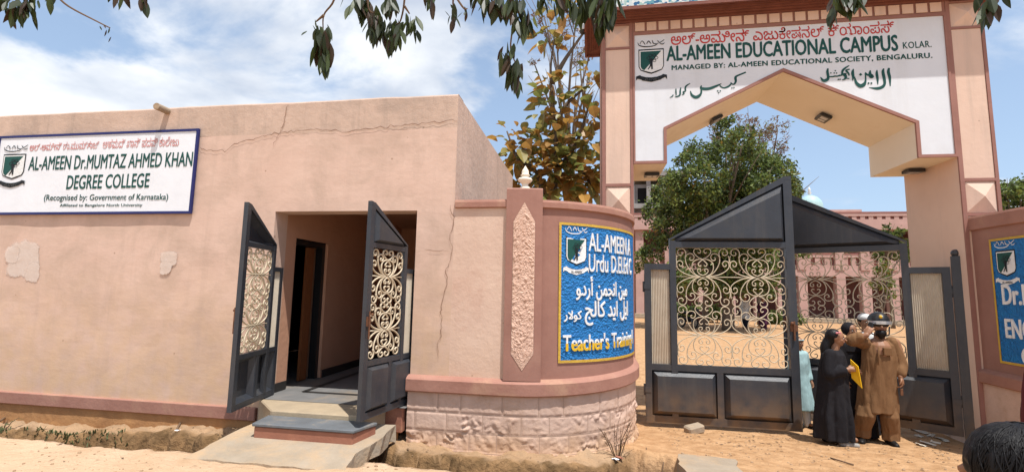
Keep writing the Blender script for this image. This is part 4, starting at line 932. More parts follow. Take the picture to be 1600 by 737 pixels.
# ================================================================== campus beyond the gate
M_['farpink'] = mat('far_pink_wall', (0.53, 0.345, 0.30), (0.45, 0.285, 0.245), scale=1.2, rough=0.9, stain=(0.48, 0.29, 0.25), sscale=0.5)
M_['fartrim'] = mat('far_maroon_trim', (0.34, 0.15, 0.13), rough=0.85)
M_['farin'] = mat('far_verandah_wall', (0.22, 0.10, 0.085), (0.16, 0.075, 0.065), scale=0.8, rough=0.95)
M_['fargrey'] = mat('bare_concrete', (0.33, 0.31, 0.28), (0.24, 0.225, 0.205), scale=0.9, rough=0.95, stain=(0.18, 0.165, 0.15), sscale=0.6)
cb = thing('campus_building', (13, 40, 0), 'pink two-storey campus building with balconies beyond the yard', 'building')
BYF = 38.0
X0, X1 = -1.0, 30.0
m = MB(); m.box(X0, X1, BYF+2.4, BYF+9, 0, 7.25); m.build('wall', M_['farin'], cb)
m = MB(); m.box(X0, X1, BYF-.9, BYF+2.39, 0, .30); m.box(X0, X1, BYF-1.3, BYF-.9, 0, .15); m.build('verandah_floor', M_['conc'], cb)
m = MB(); m.box(X0, X1, BYF, BYF+2.39, 3.35, 3.80); m.build('balcony_slab', M_['farpink'], cb)
m = MB(); m.box(X0, X1, BYF-.3, BYF+9.1, 6.75, 7.15); m.build('roof_slab', M_['farpink'], cb)
cols = [pix(q, 460, BYF).x for q in (1000, 1046, 1098, 1142, 1186, 1222, 1255, 1315, 1355, 1398, 1440, 1480, 1520)]
for x in cols:
    m = MB(); m.box(x-.30, x+.30, BYF-.06, BYF+.5, .30, 3.349); m.box(x-.30, x+.30, BYF-.06, BYF+.5, 3.801, 6.749); m.build('column', M_['farpink'], cb)
def slotted(x0, x1, y, z0, z1, nm):
    m = MB(); m.box(x0, x1, y, y+.12, z0, z0+.35); m.box(x0, x1, y-.03, y+.15, z1-.22, z1)
    n = max(2, int((x1-x0)/.55)); w = (x1-x0)/n
    for k in range(n): m.box(x0+w*k, x0+w*k+w*.55, y, y+.12, z0+.35, z1-.22)
    p = m.build(nm, M_['farpink'], cb)
    m = MB(); m.box(x0, x1, y-.05, y+.17, z1+.001, z1+.10); m.build('coping', M_['fartrim'], p)
    m = MB(); m.box(x0+.02, x1-.02, y+.125, y+.14, z0+.3, z1-.2); m.build('slot_shade_board', M_['fartrim'], p)
for a, b in zip(cols[:-1], cols[1:]): slotted(a+.31, b-.31, BYF+.1, 3.80, 4.95, 'balcony_parapet')
slotted(X0, X1, BYF-.25, 7.16, 7.95, 'roof_parapet')
gb = thing('unfinished_building', (4, 52, 0), 'bare grey concrete building with dark window openings behind the trees', 'building')
gx0, gx1 = pix(985, 300, 50).x, pix(1068, 300, 50).x; gt = pix(1040, 268, 50).z
m = MB(); n = 4
m.box(gx0, gx1, 50.6, 58, 0, gt-1.2); m.build('wall', M_['fargrey'], gb)
m = MB()
for k, z in enumerate((gt-.5, gt-3.9, gt-7.4)): m.box(gx0-.5, gx1+.6, 49.6, 58.2, z, z+.5)
m.build('floor_slab', M_['fargrey'], gb)
for z in (gt-3.3, gt-6.7):
    for k in range(3):
        x = gx0+.8+k*(gx1-gx0-1.2)/3; m = MB(); m.box(x, x+1.0, 50.56, 50.59, z, z+1.7); m.build('window', M_['dark'], gb)
for k in range(4):
    x = gx0+(gx1-gx0-.4)*k/3; m = MB(); m.box(x, x+.4, 49.9, 50.3, 0, gt-.51); m.build('column', M_['fargrey'], gb)
dc = pix(1266, 326, 75)
dm = thing('mosque_dome', (dc.x, 75, 0), 'pale turquoise dome with a white finial above the campus roofs', 'dome')
M_['turq'] = mat('turquoise_paint', (0.30, 0.47, 0.47), (0.42, 0.56, 0.55), scale=0.9, rough=0.5)
m = MB(); m.lathe((dc.x, 75, dc.z), [(1.9, -.6), (1.95, 0), (1.9, .7), (1.7, 1.3), (1.25, 1.85), (.7, 2.2), (.2, 2.4), (.05, 2.45)], 28); m.v = [(dc.x+(v[0]-dc.x)*.85, 75+(v[1]-75)*.85, dc.z+(v[2]-dc.z)*.85) for v in m.v]; m.build('dome', M_['turq'], dm, smooth=True)
m = MB(); m.lathe((dc.x, 75, dc.z+2.0), [(.28, 0), (.1, .15), (.3, .35), (.1, .6), (.22, .8), (.03, 1.25)], 12); m.build('finial', M_['whiteplastic'], dm, smooth=True)
m = MB(); m.box(dc.x-2.6, dc.x+5.5, 72.4, 77.6, 0, dc.z-.6); m.build('drum', M_['farpink'], dm)
# ================================================================== trees
M_['lf1'] = leafmat('leaf_mid_green', (0.145, 0.20, 0.048), (0.08, 0.12, 0.028), scale=1.2)
M_['lf2'] = leafmat('leaf_light_green', (0.24, 0.29, 0.07), (0.155, 0.20, 0.045), scale=1.2)
M_['lf3'] = leafmat('leaf_dark_green', (0.065, 0.085, 0.028), (0.04, 0.055, 0.019), scale=1.2)
M_['lfy'] = leafmat('leaf_yellowing', (0.26, 0.19, 0.035), (0.17, 0.12, 0.03), scale=1.5)
M_['tk1'] = leafmat('teak_leaf_olive', (0.33, 0.275, 0.08), (0.19, 0.165, 0.05), trans=.4, scale=2)
M_['tk2'] = leafmat('teak_leaf_brown', (0.40, 0.22, 0.06), (0.25, 0.13, 0.04), trans=.4, scale=2)
M_['tk3'] = leafmat('teak_leaf_green', (0.24, 0.26, 0.07), (0.14, 0.16, 0.045), trans=.4, scale=2)
M_['tk4'] = leafmat('teak_leaf_dry_gold', (0.50, 0.29, 0.065), (0.34, 0.18, 0.045), trans=.4, scale=2)
M_['drytan'] = leafmat('dry_tan_seed', (0.27, 0.17, 0.115), (0.19, 0.12, 0.085), scale=3)
def leaves(name, parent, pts, size, mats, probs, seed, aspect=0.5, droop=0.2, up=0.5):
    """small leaf-shaped faces at the points, random directions"""
    g = np.random.default_rng(seed); n = len(pts); P = np.array(pts)
    d = g.normal(size=(n, 3)); d[:, 2] -= droop; d /= np.linalg.norm(d, axis=1)[:, None]
    q = g.normal(size=(n, 3)); q[:, 2] += up; w = np.cross(d, q); w /= np.linalg.norm(w, axis=1)[:, None]
    nn = np.cross(w, d)
    s = size*(0.6+0.8*g.random(n))[:, None]
    a = P - d*s*.5; b = P + w*s*aspect*.5 + nn*s*.08 - d*s*.05; c = P + d*s*.5; e = P - w*s*aspect*.5 + nn*s*.08 - d*s*.05
    V = np.stack([a, b, c, e], 1).reshape(-1, 3)
    m = MB(); m.v = [tuple(v) for v in V]; m.f = [(4*i, 4*i+1, 4*i+2, 4*i+3) for i in range(n)]
    m.mi = list(g.choice(len(mats), n, p=probs))
    return m.build(name, [M_[k] for k in mats], parent)
def crown_points(clumps, n, seed, shell=0.55):
    g = np.random.default_rng(seed); C = np.array([c[:3] for c in clumps]); R = np.array([c[3] for c in clumps])
    pr = R**2.2; pr /= pr.sum(); out = []
    sub = []                             # every clump breaks up into smaller tufts, so the outline is uneven
    for c, r in zip(C, R):
        for k in range(int(10+r*10)):
            v = g.normal(size=3); v /= np.linalg.norm(v); rr = r*(shell+(1-shell)*g.random()**.6)*1.0
            sub.append((*(c + v*rr*np.array([1, 1, .8])), r*g.uniform(.14, .34)))
    S = np.array(sub); w = S[:, 3]**2; w /= w.sum(); ids = g.choice(len(S), n, p=w)
    v = g.normal(size=(n, 3))*S[ids, 3][:, None]*.62
    return S[ids, :3] + v
def branchy(m, base, top_pts, r0, seed, trunk_h):
    rr = random.Random(seed); base = Vector(base)
    fork = base + Vector((rr.uniform(-.2, .2), rr.uniform(-.2, .2), trunk_h))
    m.tube(catmull([base, base.lerp(fork, .5)+Vector((.08, .05, 0)), fork], 4), [r0*(1.25-.45*i/8) for i in range(9)], 9)
    for p in top_pts:
        p = Vector(p); mid = fork.lerp(p, .5) + Vector((rr.uniform(-.4, .4), rr.uniform(-.3, .3), rr.uniform(.1, .5)))
        L = catmull([fork-Vector((0, 0, .1)), mid, p], 5); m.tube(L, [r0*.62*(1-i/(len(L)))+.015 for i in range(len(L))], 6)
        for k in range(3):
            a = L[rr.randrange(4, len(L))]; e = p + Vector((rr.uniform(-1, 1), rr.uniform(-1, 1), rr.uniform(-.6, .9)))*0.9
            m.tube([a, a.lerp(e, .5)+Vector((0, 0, .12)), e], [r0*.22, r0*.14, .008], 5)
# large green tree inside the gate
TY = 25.0
t = thing('leafy_tree', (pix(1136, 505, 27).x, 26.5, 0), 'large dense green tree standing in the yard behind the main gate', 'tree')
cl = [(1055,335,34),(1040,360,24),(1100,285,42),(1135,240,36),(1160,225,28),(1175,270,42),(1125,330,46),(1205,285,34),(1225,300,24),(1080,375,40),(1150,370,44),(1200,345,38),(1245,300,12),(1225,350,26),(1110,410,36),(1180,405,36),(1150,430,26),(1070,425,26),(1020,385,22),(1235,395,22),(1210,420,24),(1030,335,24),(1010,410,22),(1045,300,22),(1080,250,22),(1195,310,36),(1160,330,40),(1150,300,40),(1105,340,36),(1075,440,24),(1120,447,22),(1165,440,24),(1205,447,20),(1040,440,20),(1140,200,22),(1095,245,26),(1215,260,20),(1060,290,30),(1230,310,20)]
r_ = random.Random(9); clumps = []
for x, y, r in cl:
    p = pix(x, y, TY+1.5+r_.uniform(-1.6, 2.2)); clumps.append((p.x, p.y, p.z, r*p.y/741*1.02))
leaves('crown', t, crown_points(clumps, 56000, 3), .20, ['lf1', 'lf2', 'lf3', 'lfy'], [.42, .24, .29, .05], 4, .5)
m = MB(); tp = [c[:3] for c in clumps[:14]]; branchy(m, (pix(1136, 505, 27).x, 26.8, 0), tp, .27, 4, 2.6)
b2 = pix(1100, 505, 27); m.tube(catmull([(b2.x, 27, -.1), (b2.x+.1, 26.9, 1.5), (b2.x+.2, 26.8, 3.4), clumps[9][:3]], 4), .16, 7)
m.build('trunk', M_['bark'], t, smooth=True)
# dry airy tree behind
t = thing('dry_tree', (pix(1190, 505, 31).x, 31, 0), 'airy half-bare tree with dry tan tufts under the arch peak', 'tree')
cl = [(1190,200,24),(1215,205,18),(1165,190,16),(1120,205,16),(1205,232,18),(1180,235,16),(1140,225,16)]
clumps = [(*pix(x, y, 31+r_.uniform(-1, 1)), r*31/741) for x, y, r in cl]
leaves('crown', t, crown_points(clumps, 1700, 5), .20, ['drytan', 'lfy', 'lf2'], [.72, .12, .16], 6, .35)
m = MB(); branchy(m, (pix(1190, 505, 31).x, 31, 0), [c[:3] for c in clumps], .2, 8, 6.0); m.build('trunk', M_['bark'], t, smooth=True)
def big_leaf_tree(name, label, specs, Y, size, n_each, mats, probs, seed, stems, r0):
    """tree of large drooping teak leaves: bent two-by-three faced blades along the shoots"""
    g = random.Random(seed); t = thing(name, (stems[0][0][0], Y, 0), label, 'tree')
    V = []; F = []; MI = []
    def blade(p, d, L, mi):
        d = Vector(d).normalized(); up = Vector((g.gauss(0, .5), g.gauss(0, .5), 1)); w = d.cross(up)
        w = w.normalized() if w.length > 1e-4 else Vector((1, 0, 0)); nrm = w.cross(d).normalized(); o = len(V)
        W = L*g.uniform(.26, .36)
        for k, (f, ww) in enumerate(((0, .12), (.3, .95), (.62, 1.0), (.85, .6), (1, .04))):
            c = p + d*(L*f) - nrm*(-.0) + Vector((0, 0, -L*.34*f*f)); 
            V.extend([c - w*(W*ww) + nrm*(.12*L*ww), c, c + w*(W*ww) + nrm*(.12*L*ww)])
        for k in range(4):
            for j in (0, 1): F.append((o+3*k+j, o+3*k+j+1, o+3*k+j+4, o+3*k+j+3)); MI.append(mi)
    for (x, y, r), n in zip(specs, n_each):
        c = pix(x, y, Y); R = r*Y/741
        for k in range(n):
            q = Vector((g.gauss(0, .55), g.gauss(0, .5), g.gauss(0, .5)))*R
            d = q.normalized()*0.8 + Vector((g.uniform(-.5, .5), g.uniform(-.7, .4), g.uniform(-.3, .5)))
            blade(c+q, d, size*g.uniform(.4, 1.1), g.choices(range(len(mats)), probs)[0])
    m = MB(); m.add(V, F); m.mi = MI; m.build('crown', [M_[k] for k in mats], t)
    m = MB()
    for st in stems:
        L = catmull(st, 5); m.tube(L, [r0*(1-.8*i/len(L)) for i in range(len(L))], 7)
    m.build('trunk', M_['bark'], t, smooth=True)
P = lambda x, y, Y=11.0: pix(x, y, Y)
stems = [[(P(868, 300).x, 11, -.1), (P(868, 300).x, 11, 2.0), P(868, 220), P(860, 120), P(866, 60)], [(P(870, 320).x, 11, .8), P(845, 290), P(810, 250), P(792, 205)],
         [P(868, 270), P(900, 225), P(925, 150)], [P(868, 250), P(905, 265), P(932, 300)], [P(868, 220), P(880, 170), P(925, 128)], [P(862, 130), P(885, 90), P(920, 40)]]
specs = [(868,45,20),(850,60,14),(866,70,14),(880,68,10),(862,125,22),(868,150,24),(855,170,22),(875,180,20),(815,225,30),(845,220,34),(800,245,20),(880,230,36),(915,215,30),(925,180,20),(930,140,16),(850,260,38),(890,265,38),(925,260,26),(830,285,28),(870,295,34),(910,295,30),(800,275,14),(922,110,14),(905,20,18),(880,15,18)]
n_each = [5,5,4,4,9,14,14,10,26,30,10,32,26,12,8,40,40,24,24,34,28,8,6,8,7]
big_leaf_tree('teak_tree', 'tall teak tree with large brownish leaves behind the curved wall', specs, 11.0, .40, [int(q*1.7) for q in n_each], ['tk1', 'tk2', 'tk3', 'tk4'], [.34, .22, .24, .20], 12, stems, .075)
t = thing('dry_tree', (P(905, 330, 16).x, 16, 0), 'thin bare tree with wispy tan tufts left of the arch', 'tree')
cl = [(870,60,22),(905,90,20),(850,25,18),(900,30,22),(925,70,14),(835,100,10),(920,120,10)]
clumps = [(*pix(x, y, 16+r_.uniform(-.6, .6)), r*16/741) for x, y, r in cl]
leaves('crown', t, crown_points(clumps, 900, 15, .4), .13, ['drytan', 'lf2'], [.85, .15], 16, .3)
m = MB(); branchy(m, (P(905, 330, 16).x, 16, 0), [c[:3] for c in clumps], .1, 18, 4.2); m.build('trunk', M_['bark'], t, smooth=True)
def small_tree(name, label, cl, Y, n, size, base, seed, mats=('lf1', 'lf2', 'lf3'), probs=(.45, .3, .25), r0=.14, cat='tree', th=1.6):
    g = random.Random(seed); t = thing(name, (pix(base, 500, Y).x, Y, 0), label, cat)
    clumps = [(*pix(x, y, Y+g.uniform(-.8, .8)), r*Y/741) for x, y, r in cl]
    leaves('crown', t, crown_points(clumps, n, seed), size, list(mats), list(probs), seed+1)
    m = MB(); branchy(m, (pix(base, 500, Y).x, Y, 0), [c[:3] for c in clumps[:6]], r0, seed, th); m.build('trunk', M_['bark'], t, smooth=True)
small_tree('leafy_tree', 'hazy green tree beyond the right compound wall', [(1575,300,18),(1595,305,22),(1620,300,26),(1585,325,20),(1610,335,26),(1560,335,16)], 32, 2600, .30, 1600, 31)
small_tree('leafy_tree', 'low green tree by the pink building right of the open gate leaf', [(1395,362,12),(1385,375,14),(1405,380,13),(1390,395,14),(1410,400,13),(1375,400,9)], 33, 1300, .24, 1395, 32, r0=.1, th=2.5)
small_tree('leafy_tree', 'small green treetop beside the turquoise dome', [(1240,308,12),(1225,318,14),(1250,322,9),(1230,335,14)], 50, 700, .4, 1240, 33, th=6)
small_tree('young_tree', 'slim young tree with yellowish leaves in front of the pink verandah', [(1378,425,11),(1385,440,10),(1370,445,9),(1390,460,8),(1380,410,8)], 30, 420, .22, 1382, 35, ('lf2', 'lfy', 'lf1'), (.5, .25, .25), .06, th=1.2)
def hedge(x0, x1, Y, z, label, seed):
    a, b = pix(x0, 480, Y).x, pix(x1, 480, Y).x; g = random.Random(seed)
    t = thing('hedge', ((a+b)/2, Y, 0), label, 'hedge')
    cl = [(a+(b-a)*k/24, Y+g.uniform(-.3, .3), z*.55+g.uniform(-.15, .2), z*.55) for k in range(25)]
    leaves('foliage', t, crown_points(cl, 2600, seed, .3), .20, ['lf1', 'lf2', 'lf3'], [.4, .35, .25], seed)
    m = MB()
    for k in range(12): x = a+(b-a)*(k+.5)/12; m.tube([(x, Y, -.05), (x+.05, Y, z*.6)], .03, 5)
    m.build('stems', M_['bark'], t)
hedge(1052, 1130, 34, 1.1, 'low green hedge along the pink verandah behind the closed gate leaf', 41)
hedge(1195, 1245, 34, .8, 'low green hedge right of the two distant people', 42)
# motorbikes parked in the tree shade
def motorbike(x, Y, rz, label, body):
    c = pix(x, 500, Y); t = thing('motorbike', (c.x, Y, 0), label, 'motorbike', 'motorbikes parked in the yard', rz)
    for sx in (-.62, .62):
        m = MB(); m.tube([(sx+.29*math.cos(a), 0, .31+.29*math.sin(a)) for a in [i*PI/12 for i in range(25)]], .055, 6, False); w = m.build('wheel', M_['shell'], t, local=True)
        m = MB(); m.lathe((0, 0, 0), [(.2, -.02), (.2, .02)], 14); m.v = [(sx+v[0], v[2], .31+v[1]) for v in m.v]; m.build('rim', M_['corr'], w, local=True)
    m = MB(); m.ball((.12, 0, .78), (.30, .13, .14)); m.ball((-.1, 0, .42), (.25, .13, .17)); m.build('tank_and_engine', body, t, local=True, smooth=True)
    m = MB(); m.ball((-.42, 0, .80), (.40, .13, .08)); m.build('seat', M_['shell'], t, local=True, smooth=True)
    m = MB(); m.tube([(.62, 0, .31), (.42, 0, .95)], .035, 6); m.tube([(.36, -.34, 1.02), (.42, 0, .98), (.36, .34, 1.02)], .02, 6); m.ball((.52, 0, .88), (.09, .09, .09)); m.build('handlebar', M_['shell'], t, local=True)
motorbike(1078, 28.5, .5, 'dark motorbike leaning under the tree, left of a second one', M_['shell'])
motorbike(1094, 28.0, .9, 'dark red motorbike under the tree, right of a darker one', M_['cornice'])
# ================================================================== branches hanging in at the top
M_['ov1'] = leafmat('overhang_leaf_dark', (0.040, 0.055, 0.018), (0.026, 0.034, 0.012), trans=.22, scale=6)
M_['ov2'] = leafmat('overhang_leaf_green', (0.075, 0.10, 0.026), (0.045, 0.062, 0.018), trans=.3, scale=6)
M_['ov3'] = leafmat('overhang_leaf_reddish', (0.075, 0.045, 0.022), (0.05, 0.03, 0.016), trans=.25, scale=6)
def branch(label, twigs, clusters, Y, seed, L0=.098):
    """twigs: pixel polylines at distance Y; clusters: (x, y, leaves, length factor, spread)"""
    g = random.Random(seed); p0 = pix(twigs[0][0][0], twigs[0][0][1], Y)
    t = thing('tree_branch', p0, label, 'branch', 'leafy branches hanging in at the top')
    m = MB()
    for tw in twigs:
        pts = [pix(x, y, Y+.02*i) for i, (x, y) in enumerate(tw)]; C = catmull(pts, 5) if len(pts) > 1 else pts
        m.tube(C, [.0065*(1-.6*i/len(C)) for i in range(len(C))], 6)
    V = []; F = []; MI = []
    def leaf(p, d, L, mi):
        d = Vector(d).normalized(); q = Vector((g.gauss(0, 1), g.gauss(0, 1), g.gauss(0, .4))); w = d.cross(q).normalized(); nrm = w.cross(d); o = len(V)
        W = L*g.uniform(.15, .20); cv = g.uniform(.0, .25); fold = g.uniform(.2, .6)
        for f, ww in ((0, .08), (.14, .5), (.35, .95), (.55, 1), (.75, .72), (.9, .34), (1, .02)):
            c = p + d*(L*f) + nrm*(cv*L*f*f) + Vector((0, 0, -L*.12*f*f))
            V.extend([c - w*(W*ww) + nrm*(W*ww*fold), c, c + w*(W*ww) + nrm*(W*ww*fold)])
        for k in range(6):
            for j in (0, 1): F.append((o+3*k+j, o+3*k+j+1, o+3*k+j+4, o+3*k+j+3)); MI.append(mi)
    for x, y, n, lf, sp in clusters:
        c = pix(x, y, Y+g.uniform(-.05, .08))
        for k in range(n):
            a = g.uniform(0, 2*PI); d = Vector((math.cos(a)*sp*g.uniform(.2, 1), math.sin(a)*sp*g.uniform(.2, 1), -1 + g.uniform(0, .35)))
            s = c + Vector((g.uniform(-.02, .02), g.uniform(-.02, .02), g.uniform(-.05, .03)))
            leaf(s, d, L0*lf*g.uniform(.7, 1.12), g.choices((0, 1, 2), (.5, .33, .17))[0])
    m.build('twigs', M_['twig'], t)
    m = MB(); m.add(V, F); m.mi = MI; m.build('leaves', [M_['ov1'], M_['ov2'], M_['ov3']], t)
branch('short leafy branch in the top left corner with one bare twig', [[(60,-40),(90,-5),(110,12),(150,33),(172,44)],[(20,-40),(30,10)],[(60,-40),(70,-5)]], [(8,5,6,1,.5),(28,0,9,1,.5),(20,-12,8,1,.6),(40,-5,7,1,.5),(45,8,5,.9,.5),(78,-14,6,.8,.5),(60,-16,5,.8,.5),(172,44,3,.35,.5),(155,38,2,.25,.7)], 1.92, 1)
branch('few leaf tips at the top edge above the drain spout', [[(200,-60),(205,-20)],[(200,-60),(228,-20)]], [(192,-18,4,1,.4),(222,-12,5,1,.4),(178,-28,3,1,.4)], 1.92, 2)
branch('hanging twig with one heavy leaf cluster left of centre', [[(530,-50),(522,0),(506,24),(505,52)],[(506,24),(494,34)]], [(505,48,10,1,.25),(507,58,12,1.1,.22),(503,72,10,1.1,.2),(507,84,7,1,.2),(498,50,4,.8,.9),(514,52,4,.8,.9),(492,35,5,.6,.9),(484,38,2,.6,1.)], 2.00, 3)
branch('drooping branch with four leaf clusters over the parapet', [[(575,-50),(565,0)],[(575,-50),(600,-5)],[(635,-60),(632,0),(626,32),(618,40)],[(575,-50),(575,10),(585,22)],[(632,10),(640,22)]], [(560,-6,6,.9,.6),(548,-8,4,.9,.8),(575,8,10,1,.4),(587,20,12,1.1,.35),(596,32,9,1.1,.3),(580,26,7,.9,.5),(605,-10,9,1,.5),(615,-8,7,.9,.6),(618,38,11,1.1,.35),(622,50,7,.9,.4),(612,40,5,.8,.6),(638,24,9,.95,.4),(645,30,7,.9,.4)], 2.00, 4)
branch('thin twig with a few small leaves at the top edge', [[(715,-50),(708,0),(710,16)],[(690,-40),(722,10),(730,14)]], [(676,-14,8,.9,.4),(668,-16,5,.8,.5),(710,15,6,.75,.4),(728,12,4,.4,.8),(700,10,2,.4,.8)], 2.04, 5)
branch('long hanging branch with leaves in front of the sky left of the arch', [[(810,-50),(806,0),(803,20),(800,50),(798,78),(806,100)],[(803,20),(820,18)]], [(745,-14,8,.9,.5),(760,-12,9,.95,.5),(780,-10,10,1,.5),(797,-8,10,1,.4),(812,10,10,1,.4),(822,22,9,1,.35),(805,20,6,.9,.5),(798,76,8,.9,.3),(790,82,5,.9,.5),(803,100,9,1,.2),(806,112,8,1,.2),(800,96,6,.9,.35),(812,104,4,.8,.4),(785,74,3,.6,.9)], 2.04, 6)
branch('dense leafy branch overlapping the left end of the cornice', [[(900,-50),(890,-5)],[(960,-60),(950,-5)]], [(858,-16,5,.9,.5),(872,-12,7,1,.5),(888,-8,8,1,.45),(905,-8,7,1,.45),(915,-14,6,.9,.5),(932,-2,9,1.5,.3),(943,-8,10,1.6,.3),(952,-18,8,1.3,.3),(962,-22,6,1,.4),(845,-18,4,.8,.5),(930,-20,8,1.4,.4)], 1.92, 7)
branch('leaf cluster hanging over the frieze blocks of the arch', [[(1330,-60),(1320,-8)]], [(1310,-12,8,1,.4),(1320,-18,9,1.1,.35),(1335,-16,8,.9,.35),(1342,-20,6,.9,.4),(1304,0,4,.9,.25)], 2.00, 8)
branch('leaf cluster at the top edge beside the right pillar', [[(1550,-50),(1548,-6)]], [(1543,-8,9,.9,.4),(1550,-10,8,.9,.5),(1538,4,5,.8,.4)], 2.00, 9)
# ================================================================== weeds, stones, litter
def sprig(name, c, h, n, size, label, seed, mats, cat='plant', spread=.12):
    g = random.Random(seed); t = thing(name, c, label, cat); m = MB(); V = []; F = []
    for s in range(3+n//8):
        e = Vector((g.uniform(-spread, spread), g.uniform(-spread, spread), h*g.uniform(.6, 1))); m.tube([(0, 0, -.04), e*.5+Vector((0, 0, .02)), e], [.005, .004, .002], 5)
        for k in range(max(2, n//(3+n//8))):
            p = e*g.uniform(.3, 1); a = g.uniform(0, 2*PI); d = Vector((math.cos(a), math.sin(a), g.uniform(-.3, .5))).normalized(); w = d.cross(Vector((0, 0, 1))).normalized(); L = size*g.uniform(.6, 1.1); o = len(V)
            for f, ww in ((0, .1), (.35, .9), (.7, .8), (1, .05)):
                q = p + d*(L*f) + Vector((0, 0, -L*.3*f*f)); V.extend([q-w*(L*.32*ww)+Vector((0, 0, L*.08*ww)), q, q+w*(L*.32*ww)+Vector((0, 0, L*.08*ww))])
            for k2 in range(3):
                for j in (0, 1): F.append((o+3*k2+j, o+3*k2+j+1, o+3*k2+j+4, o+3*k2+j+3))
    m.build('stem', M_['twig'], t, local=True)
    mm = MB(); mm.add(V, F); mm.mi = [g.randrange(len(mats)) for _ in F]; mm.build('leaves', [M_[k] for k in mats], t, local=True)
M_['weed'] = leafmat('weed_grey_green', (0.17, 0.20, 0.09), (0.10, 0.125, 0.05), scale=8)
M_['weed2'] = leafmat('weed_dark', (0.15, 0.145, 0.065), (0.09, 0.09, 0.04), scale=8)
def on_ground(x, y, guess=.2):
    z = guess
    for _ in range(12):
        p = pixz(x, y, z); z = .5*z+.5*ground_h(p.x, p.y)
    p = pixz(x, y, z); p.z = ground_h(p.x, p.y); return p
p = pix(238, 668, 4.62); p.z = ground_h(p.x, p.y); sprig('leafy_weed', p, .22, 26, .085, 'broad-leaved weed growing on the ditch bank under the lime patch', 3, ('weed', 'weed2'))
p = pix(8, 645, 4.75); p.z = ground_h(p.x, p.y); sprig('leafy_weed', p, .16, 18, .07, 'small dark weed at the left edge below the banner', 4, ('weed2',))
def grass(name, area, n, h, label, seed, mats=('weed', 'weed2')):
    g = random.Random(seed); m = MB(); x0, x1, y0, y1 = area
    for _ in range(n):
        x = g.uniform(x0, x1); y = g.uniform(y0, y1)
        if fbm(x*2.6, y*2.6, seed) < -.05: continue
        z = ground_h(x, y)-.01; a = g.uniform(0, 2*PI); L = h*g.uniform(.4, 1.1); dx, dy = math.cos(a)*L*.6, math.sin(a)*L*.6; w = .004+.004*g.random()
        px_, py_ = -math.sin(a)*w, math.cos(a)*w
        m.cur = g.randrange(len(mats)); m.add([(x-px_, y-py_, z), (x+px_, y+py_, z), (x+dx*.5+px_, y+dy*.5+py_, z+L*.7), (x+dx*.5-px_, y+dy*.5-py_, z+L*.7), (x+dx, y+dy, z+L*.8)], [(0, 1, 2, 3), (3, 2, 4)])
    o = m.build(name, [M_[k] for k in mats]); tag(o, label, 'grass', kind='stuff')
grass('grass', (-6.9, -5.0, 4.42, 4.75), 1700, .06, 'short weedy grass on the ditch bank', 5)
grass('grass', (-2.0, -1.5, 4.1, 4.45), 900, .09, 'tuft of grass growing in the ditch right of the slab', 6)
g = random.Random(21)
def rock(c, r, label, seed, mt, name='stone', cat='stone', group=None):
    rr = random.Random(seed); t = MB(); t.ball((0, 0, 0), r, None, 12, 8)
    t.v = [tuple(Vector(v)*(1+.28*noise.noise(Vector(v)*(9/max(r))*.25+Vector((seed, 0, 0))))) for v in t.v]
    o = t.build(name, mt, smooth=False); o.location = c; o.rotation_euler = (rr.uniform(-.2, .2), rr.uniform(-.2, .2), rr.uniform(0, 6)); return tag(o, label, cat, group)
p = on_ground(1085, 676, .02); m = MB(); m.box(-.13, .13, -.07, .07, 0, .11); b = m.build('brick', M_['conc'], bevel=.02); b.location = (p.x, p.y, p.z); b.rotation_euler = (.08, -.12, .5); tag(b, 'broken grey block lying in front of the closed gate leaf', 'brick')
p = on_ground(1280, 697, .02)
def scrap(name, x, y, w, h, mt, label, cat, group, seed, zoff=.012, guess=.05):
    rr = random.Random(seed); p = on_ground(x, y, guess); m = MB(); n = 4
    vs = [((i/n-.5)*w, (j/n-.5)*h, .012*rr.random()) for i in range(n+1) for j in range(n+1)]
    vs += [(a, b, c-.003) for a, b, c in vs]; k = (n+1)**2
    fs = [(i*(n+1)+j, (i+1)*(n+1)+j, (i+1)*(n+1)+j+1, i*(n+1)+j+1) for i in range(n) for j in range(n)]
    m.add(vs, fs + [tuple(q+k for q in f)[::-1] for f in fs]); o = m.build(name, mt); o.location = (p.x, p.y, p.z+zoff); o.rotation_euler = (rr.uniform(-.15, .15), rr.uniform(-.15, .15), rr.uniform(0, 3)); return tag(o, label, cat, group)
M_['paper'] = mat('dirty_paper', (0.68, 0.62, 0.52), (0.55, 0.46, 0.35), scale=20, rough=.8)
for k, (x, y, w, h) in enumerate(((1442,676,.15,.09),(1455,681,.12,.07),(1470,686,.13,.1),(1478,690,.12,.06),(1436,682,.09,.06),(1450,694,.16,.05),(1482,680,.15,.07),(1462,692,.10,.07),(1440,696,.12,.04),(1428,672,.09,.05))):
    scrap('paper_scrap', x, y, w, h, M_['paper'], 'dirty white paper scrap on the sand below the inward gate leaf', 'litter', 'paper scraps by the gate', k)
scrap('wrapper', 962, 724, .07, .05, M_['banner'], 'crumpled white wrapper at the foot of the curved wall', 'litter', None, 51)
scrap('wrapper', 968, 716, .08, .06, M_['riser'], 'crumpled rust-red wrapper beside the white one', 'litter', None, 52)
scrap('wrapper', 277, 674, .05, .03, M_['banner'], 'tiny white scrap on the ditch bank left of the steps', 'litter', None, 53)
scrap('wrapper', 1092, 716, .035, .03, M_['red'], 'tiny red scrap on the driveway slab', 'litter', None, 54)
def stick(pts, r, label, seed, name='dry_stick', cat='stick', group=None):
    P3 = []
    for x, y, dz in pts:
        q = on_ground(x, y); P3.append((q.x, q.y, q.z+dz))
    m = MB(); m.tube(catmull(P3, 4), r, 6); return tag(m.build(name, M_['twig'], smooth=True), label, cat, group)
